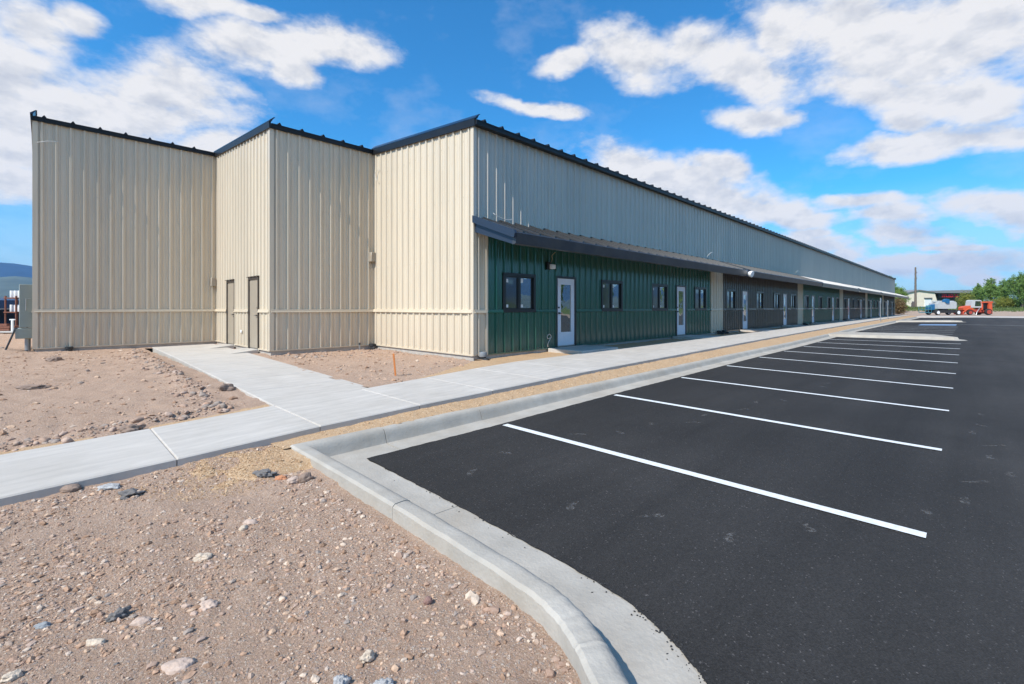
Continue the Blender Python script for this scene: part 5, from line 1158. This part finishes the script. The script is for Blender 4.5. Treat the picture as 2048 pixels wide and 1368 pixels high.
# beige building with a red sign, far beyond the lot
x, y = at_depth(1836, 130); z0 = gz(x, y)
t = thing('beige_building', 'low beige building with a white roller door and a red sign under its roof', 'building', (x, y, z0), HEAD-rad(90)+rad(1))
BEI = mat('beige_stucco', (0.76, 0.66, 0.52), 0.9, var=0.08, vscale=1.0); BEIR = mat('shed_roof', (0.22, 0.22, 0.23), 0.6); DKW = mat('dark_wall', (0.10, 0.10, 0.105), 0.7, var=0.1)
b = MB(); b.prism([(-3.9, -0.5), (6.1, -0.5), (4.75, 4.15), (0.0, 4.75), (-3.9, 3.85)], 'y', 0, 9); b.build('gable_wall', BEI, t)
b = MB()
for (xa, za, xb, zb) in ((-4.2, 3.80, 0.0, 4.77), (0.0, 4.77, 4.9, 4.15)): b.prism([(xa, za), (xb, zb), (xb, zb+0.22), (xa, za+0.22)], 'y', -0.35, 9.2)
b.build('roof', BEIR, t)
b = MB(); b.box(1.85, 3.7, -0.08, 0.0, -0.2, 2.45); g = b.build('roller_door', WHITE, t); b = MB(); b.box(1.7, 3.85, -0.28, 0.0, 2.45, 2.75); b.build('lintel_shadow', DKW, g)  # dark box above the roller door stands for the shadow at its lintel
b = MB(); b.box(-1.95, -1.45, -0.06, 0.0, 0.1, 1.3); b.build('window', GLASS, t)
b = MB(); b.box(5.2, 21, 3.0, 12, -0.5, 4.1); b.build('front_wall', DKW, t)
b = MB(); b.prism([(4.8, 4.10), (22, 4.10), (22, 4.35), (16, 5.0), (4.8, 4.75)], 'y', 1.2, 13); b.build('side_roof', BEIR, t)
b = MB(); b.box(7.6, 13.6, 1.9, 2.0, 2.75, 3.95); sg = b.build('sign_board', FRAMEBLK, t)
RED = mat('sign_red', (0.72, 0.03, 0.04), 0.5, emit=(0.0, 0.0, 0.0)); xx = 8.6
for i, shp in enumerate([(1, 1, 0, 1, 0), (1, 1, 1, 1, 0), (1, 0, 0, 0, 1), (1, 1, 1, 1, 1), (1, 1, 0, 1, 1), (1, 0, 1, 0, 0), (1, 1, 1, 1, 0), (1, 1, 0, 0, 1)]):
    l = MB(); z1, z2 = 2.95, 3.80
    for on, (a0, a1, c0, c1) in zip(shp, ((0, 0.13, z1, z2), (0.13, 0.42, z2-0.16, z2), (0.13, 0.36, 3.32, 3.46), (0.42, 0.55, z1+0.1, z2-0.05), (0.13, 0.5, z1, z1+0.15))):
        if on: l.box(xx+a0, xx+a1, 1.84, 1.90, c0, c1)
    l.build('sign_letter', RED, sg); xx += 0.62

# boom lift
def wheel(parent, x, y, r, w, tyre, rimc):
    b = MB(); b.lathe((x, y, r), [(r*0.62, -w/2), (r*0.93, -w/2), (r, -w*0.32), (r, w*0.32), (r*0.93, w/2), (r*0.62, w/2)], 'y', 22); o = b.build('wheel', tyre, parent)
    b = MB(); b.lathe((x, y, r), [(r*0.66, -w*0.52), (r*0.60, -w*0.36), (r*0.24, -w*0.40), (r*0.18, -w*0.56)], 'y', 16); b.build('rim', rimc, o)
TYRE = mat('tyre', (0.025, 0.025, 0.026), 0.9); LBLUE = mat('lift_blue', (0.012, 0.12, 0.27), 0.45); LTEAL = mat('lift_teal', (0.06, 0.22, 0.27), 0.5); LGREY = mat('lift_grey', (0.47, 0.48, 0.47), 0.5, var=0.06)
x, y = at_depth(1887, 83)
t = thing('boom_lift', 'blue and pale grey boom lift parked at the far end of the lot', 'boom lift', (x, y, -0.02), HEAD-rad(90)+rad(4))
for xx, yy in ((-2.15, -0.95), (-1.85, 1.0), (1.7, -0.95), (1.95, 1.0)): wheel(t, xx, yy, 0.44, 0.36, TYRE, WHITE)
b = MB(); b.box(-2.1, 1.8, -0.7, 0.75, 0.35, 0.92, bev=0.05); b.build('chassis', TYRE, t)
b = MB(); b.lathe((-0.2, 0, 0), [(0.75, 0.90), (0.75, 1.10)], 'z', 20); b.build('turntable', FRAMEBLK, t)
b = MB(); b.prism([(-1.95, 1.10), (1.5, 1.10), (1.62, 1.4), (1.58, 2.2), (1.3, 2.40), (0.4, 2.30), (-1.6, 2.22), (-1.95, 2.05)], 'y', -0.85, 0.85); b.build('engine_hood', LGREY, t)
b = MB(); b.box(-2.1, 1.7, -0.3, 0.15, 2.27, 2.52, bev=0.03); b.build('boom', LGREY, t)
b = MB(); b.prism([(-0.75, 2.35), (-0.4, 2.0), (0.12, 2.0), (0.15, 2.75), (-0.25, 2.85), (-0.7, 2.7)], 'y', -0.98, -0.45); b.build('boom_knuckle', LBLUE, t)
b = MB(); b.prism([(-1.75, 1.95), (-1.75, 1.1), (-2.3, 0.85), (-3.0, 0.95), (-3.1, 1.45), (-2.6, 1.75)], 'y', -0.3, 0.3); b.build('jib', LBLUE, t)
b = MB()
for zz in (0.45, 0.95, 1.45): 
    b.tube([(-4.1, -0.6, zz), (-2.9, -0.6, zz), (-2.9, 0.6, zz), (-4.1, 0.6, zz), (-4.1, -0.6, zz)], 0.035, 6)
for xx in (-4.1, -3.5, -2.9):
    for yy in (-0.6, 0.6): b.tube([(xx, yy, 0.4), (xx, yy, 1.45)], 0.03, 6)
b.box(-4.1, -2.9, -0.6, 0.6, 0.36, 0.45); b.build('basket', LTEAL, t)
b = MB(); b.box(-3.1, -2.7, -0.3, 0.3, 1.3, 1.7, bev=0.04); b.build('control_box', LTEAL, t)

# orange tractor with a frame on its back
ORG = mat('machine_orange', (0.62, 0.10, 0.035), 0.45, var=0.12, vscale=3); ORD = mat('machine_red', (0.42, 0.06, 0.035), 0.5)
x, y = at_depth(1950, 83)
t = thing('orange_tractor', 'orange tractor with a glazed cab and a tall rear frame beside the boom lift', 'tractor', (x, y, -0.02), HEAD-rad(90)-rad(6))
for xx, yy, r in ((1.35, -0.95, 0.55), (1.35, 0.95, 0.55), (-1.55, -0.85, 0.42), (-1.55, 0.85, 0.42)): wheel(t, xx, yy, r, 0.42, TYRE, ORD)
b = MB(); b.box(-1.9, 1.9, -0.45, 0.45, 0.45, 0.95, bev=0.05); b.build('chassis', ORD, t)
b = MB(); b.prism([(-2.3, 0.85), (-0.7, 0.85), (-0.7, 1.62), (-1.0, 1.68), (-2.1, 1.5), (-2.35, 1.25)], 'y', -0.55, 0.55); b.build('hood', ORG, t)
b = MB(); b.prism([(-1.15, 1.30), (0.55, 1.30), (0.55, 2.55), (0.35, 2.66), (-0.75, 2.66), (-1.0, 2.5)], 'y', -0.62, 0.62); cb = b.build('cab', LGREY, t)
b = MB(); b.prism([(-0.55, 1.55), (0.45, 1.55), (0.45, 2.45), (-0.45, 2.45)], 'y', -0.64, 0.64); b.build('side_window', GLASS, cb)
b = MB(); b.prism([(0.55, 0.9), (0.7, 0.9), (0.7, 2.2), (0.55, 2.2)], 'y', -0.75, 0.75); b.prism([(1.5, 0.2), (2.15, 0.2), (2.05, 2.2), (1.5, 2.2)], 'y', -0.85, 0.85); b.prism([(0.5, 2.15), (2.2, 2.15), (2.15, 2.38), (0.55, 2.38)], 'y', -0.9, 0.9); b.build('rear_frame', ORG, t)
b = MB(); b.box(0.7, 1.5, -0.6, 0.6, 1.0, 2.15); b.build('rear_housing', FRAMEBLK, t)
b = MB(); b.tube([(-0.6, -0.72, 0.8), (-1.6, -0.78, 1.15), (-2.5, -0.8, 0.55), (-2.55, -0.8, 0.15)], 0.09, 8); b.build('loader_arm', ORG, t)
b = MB(); b.tube([(-0.6, 0.72, 0.8), (-1.6, 0.78, 1.15), (-2.5, 0.8, 0.55), (-2.55, 0.8, 0.15)], 0.09, 8); b.build('loader_arm', ORG, t)
b = MB(); b.prism([(-2.75, 0.08), (-1.95, 0.05), (-1.95, 0.12), (-2.6, 0.18), (-2.75, 0.6), (-2.83, 0.6)], 'y', -0.95, 0.95); b.build('bucket', ORD, t)
b = MB(); b.tube([(0.2, -0.7, 1.2), (-0.5, -1.0, 0.5), (-0.7, -1.1, 0.0)], 0.06, 8); b.build('stabiliser', GALV, t)

# ---- storage yard at the far left
NAVY = mat('shed_blue', (0.02, 0.055, 0.12), 0.5, var=0.12); RUST = mat('rust', (0.20, 0.075, 0.045), 0.85, var=0.3, vscale=5)
RZ = HEAD-rad(90)+rad(45)
x, y = at_depth(0, 30)
t = thing('storage_shed', 'low open-sided storage shed with a deep navy roof at the left edge', 'shed', (x, y, -0.05), RZ)
b = MB(); b.prism([(-0.3, 1.30), (-0.3, 1.82), (1.5, 2.0), (3.3, 1.82), (3.3, 1.30)], 'x', -6, 1.9); b.build('roof', NAVY, t)
for xx in (-5.8, -2.0, 1.7):
    for yy in (0, 3.0): b = MB(); b.box(xx-0.06, xx+0.06, yy-0.06, yy+0.06, -0.3, 1.3); b.build('post', NAVY, t)
b = MB(); b.box(-5.9, 1.8, 2.9, 2.96, 0, 1.3); b.build('back_wall', NAVY, t); b = MB(); b.box(-5.95, 1.85, -0.24, -0.19, 1.22, 1.30); b.build('gutter', GALV, t)
x, y = at_depth(33, 26.5)
rk = thing('storage_rack', 'two-tier steel rack carrying white rolls beside the navy shed', 'rack', (x, y, -0.05), HEAD-rad(90))
for xx in (-0.3, 0.3):
    for yy in (-0.3, 0.3): b = MB(); b.box(xx-0.03, xx+0.03, yy-0.03, yy+0.03, -0.2, 2.0); b.build('upright', RUST, rk)
for zz in (1.05, 1.85): b = MB(); b.box(-0.36, 0.36, -0.36, 0.36, zz, zz+0.06); b.build('shelf', RUST, rk)
for zz, tn in ((1.11, 'lower'), (1.91, 'upper')):
    for i, dx in enumerate((-0.23, 0.0, 0.23)):
        b = MB(); b.lathe((0, 0, 0), [(0.02, 0), (0.10, 0), (0.105, 0.02), (0.105, 0.38), (0.10, 0.40), (0.02, 0.40)], 'z', 14); o = b.build('white_roll', WHITE)
        o.location = (x+RGT[0]*dx, y+RGT[1]*dx, zz-0.05); tag(o, ['left', 'middle', 'right'][i]+' one of three white rolls on the '+tn+' shelf of the rack', 'roll', 'white rolls on the rack')
x, y = at_depth(14, 25.5)
t = thing('beam_stack', 'stack of rusty beams on the ground before the navy shed', 'beam stack', (x, y, 0.0), HEAD-rad(90))
for i in range(9): b = MB(); b.box(-1.6+random.uniform(-.1, .1), 0.55+random.uniform(-.15, .1), -0.4+0.22*(i % 4), -0.22+0.22*(i % 4), 0.05+0.13*(i//4), 0.16+0.13*(i//4)); b.build('beam', RUST, t)
x, y = at_depth(25, 25)
t = thing('pipe_stand', 'small white stand with a cross bar in front of the rack', 'stand', (x, y, 0), HEAD-rad(90)); b = MB(); b.box(-0.04, 0.04, -0.04, 0.04, 0, 0.62); b.build('post', WHITE, t); b = MB(); b.box(-0.14, 0.14, -0.03, 0.03, 0.62, 0.68); b.build('cross_bar', WHITE, t)
b = MB(); x, y = at_depth(-40, 23.5); x2, y2 = at_depth(62, 23.5); x3, y3 = at_depth(62, 26); x4, y4 = at_depth(-40, 26)
b.quad((x, y, 0.03), (x2, y2, 0.03), (x3, y3, 0.03), (x4, y4, 0.03)); struct(b.build('concrete_path', CONC))

# ---- hills and mountains on the horizon
def mountains(name, r0, r1, r2, hfun, m, na=300, nr=14):
    az = np.radians(np.linspace(70, 352, na)); V = []; rr = np.concatenate([np.linspace(r0, r1, nr), np.linspace(r1, r2, 5)[1:]])
    A, Rr = np.meshgrid(az, rr, indexing='ij'); t = np.where(Rr < r1, (Rr-r0)/(r1-r0), 1-(Rr-r1)/(r2-r1)); x = np.cos(A)*Rr; y = np.sin(A)*Rr
    ridge = 0.55*fbm(x/700, y/700, 5)+0.4*(0.5-np.abs(fbm(x/450, y/450, 5)))
    Z = hfun(np.degrees(A))*(np.clip(t, 0, 1)**1.1)*(0.95+0.30*ridge)-12; v = np.stack([x, y, Z], -1).reshape(-1, 3); n = len(rr)
    i = np.arange(na-1)[:, None]*n+np.arange(n-1)[None]; f = np.stack([i, i+n, i+n+1, i+1], -1).reshape(-1, 4)
    me = bpy.data.meshes.new(name); me.from_pydata(v.tolist(), [], f.tolist()); me.update(); me.polygons.foreach_set('use_smooth', [True]*len(me.polygons)); o = bpy.data.objects.new(name, me); COL.objects.link(o); me.materials.append(m); return struct(o)
HAZEFOREST = mat('haze_blue_forest', (0.016, 0.040, 0.075), 0.95, 0, 0.1, var=0.35, vscale=0.004); DRYHILL = mat('grass_slope', (0.10, 0.125, 0.10), 0.95, 0, 0.1, var=0.3, vscale=0.006)  # blue of the distant air is mixed into the forest colour
edge = lambda a: sstep(a, 70, 82)*(1-sstep(a, 325, 352))
mountains('mountain', 4300, 6000, 7200, lambda a: edge(a)*(350+12*np.sin(a*0.9)+30*np.sin(a*0.063+1)), HAZEFOREST)
mountains('hill', 2000, 2900, 3800, lambda a: edge(a)*(96+66*np.exp(-((a-91.6)/2.6)**2)+30*np.sin(a*0.15+0.6)*(a > 100)), DRYHILL)
# the air between here and the mountains
hz = MB(); hz.box(-8200, 8200, -8200, 8200, -40, 470); hm = bpy.data.materials.new('haze'); hm.use_nodes = True; ht = hm.node_tree; ht.nodes.remove(ht.nodes['Principled BSDF'])
pv = ht.nodes.new('ShaderNodeVolumePrincipled'); pv.inputs['Color'].default_value = (0.28, 0.56, 1.0, 1); pv.inputs['Density'].default_value = 0.00009; pv.inputs['Anisotropy'].default_value = 0.0
ht.links.new(pv.outputs[0], ht.nodes['Material Output'].inputs['Volume'])
tag(hz.build('haze', hm), kind='stuff')
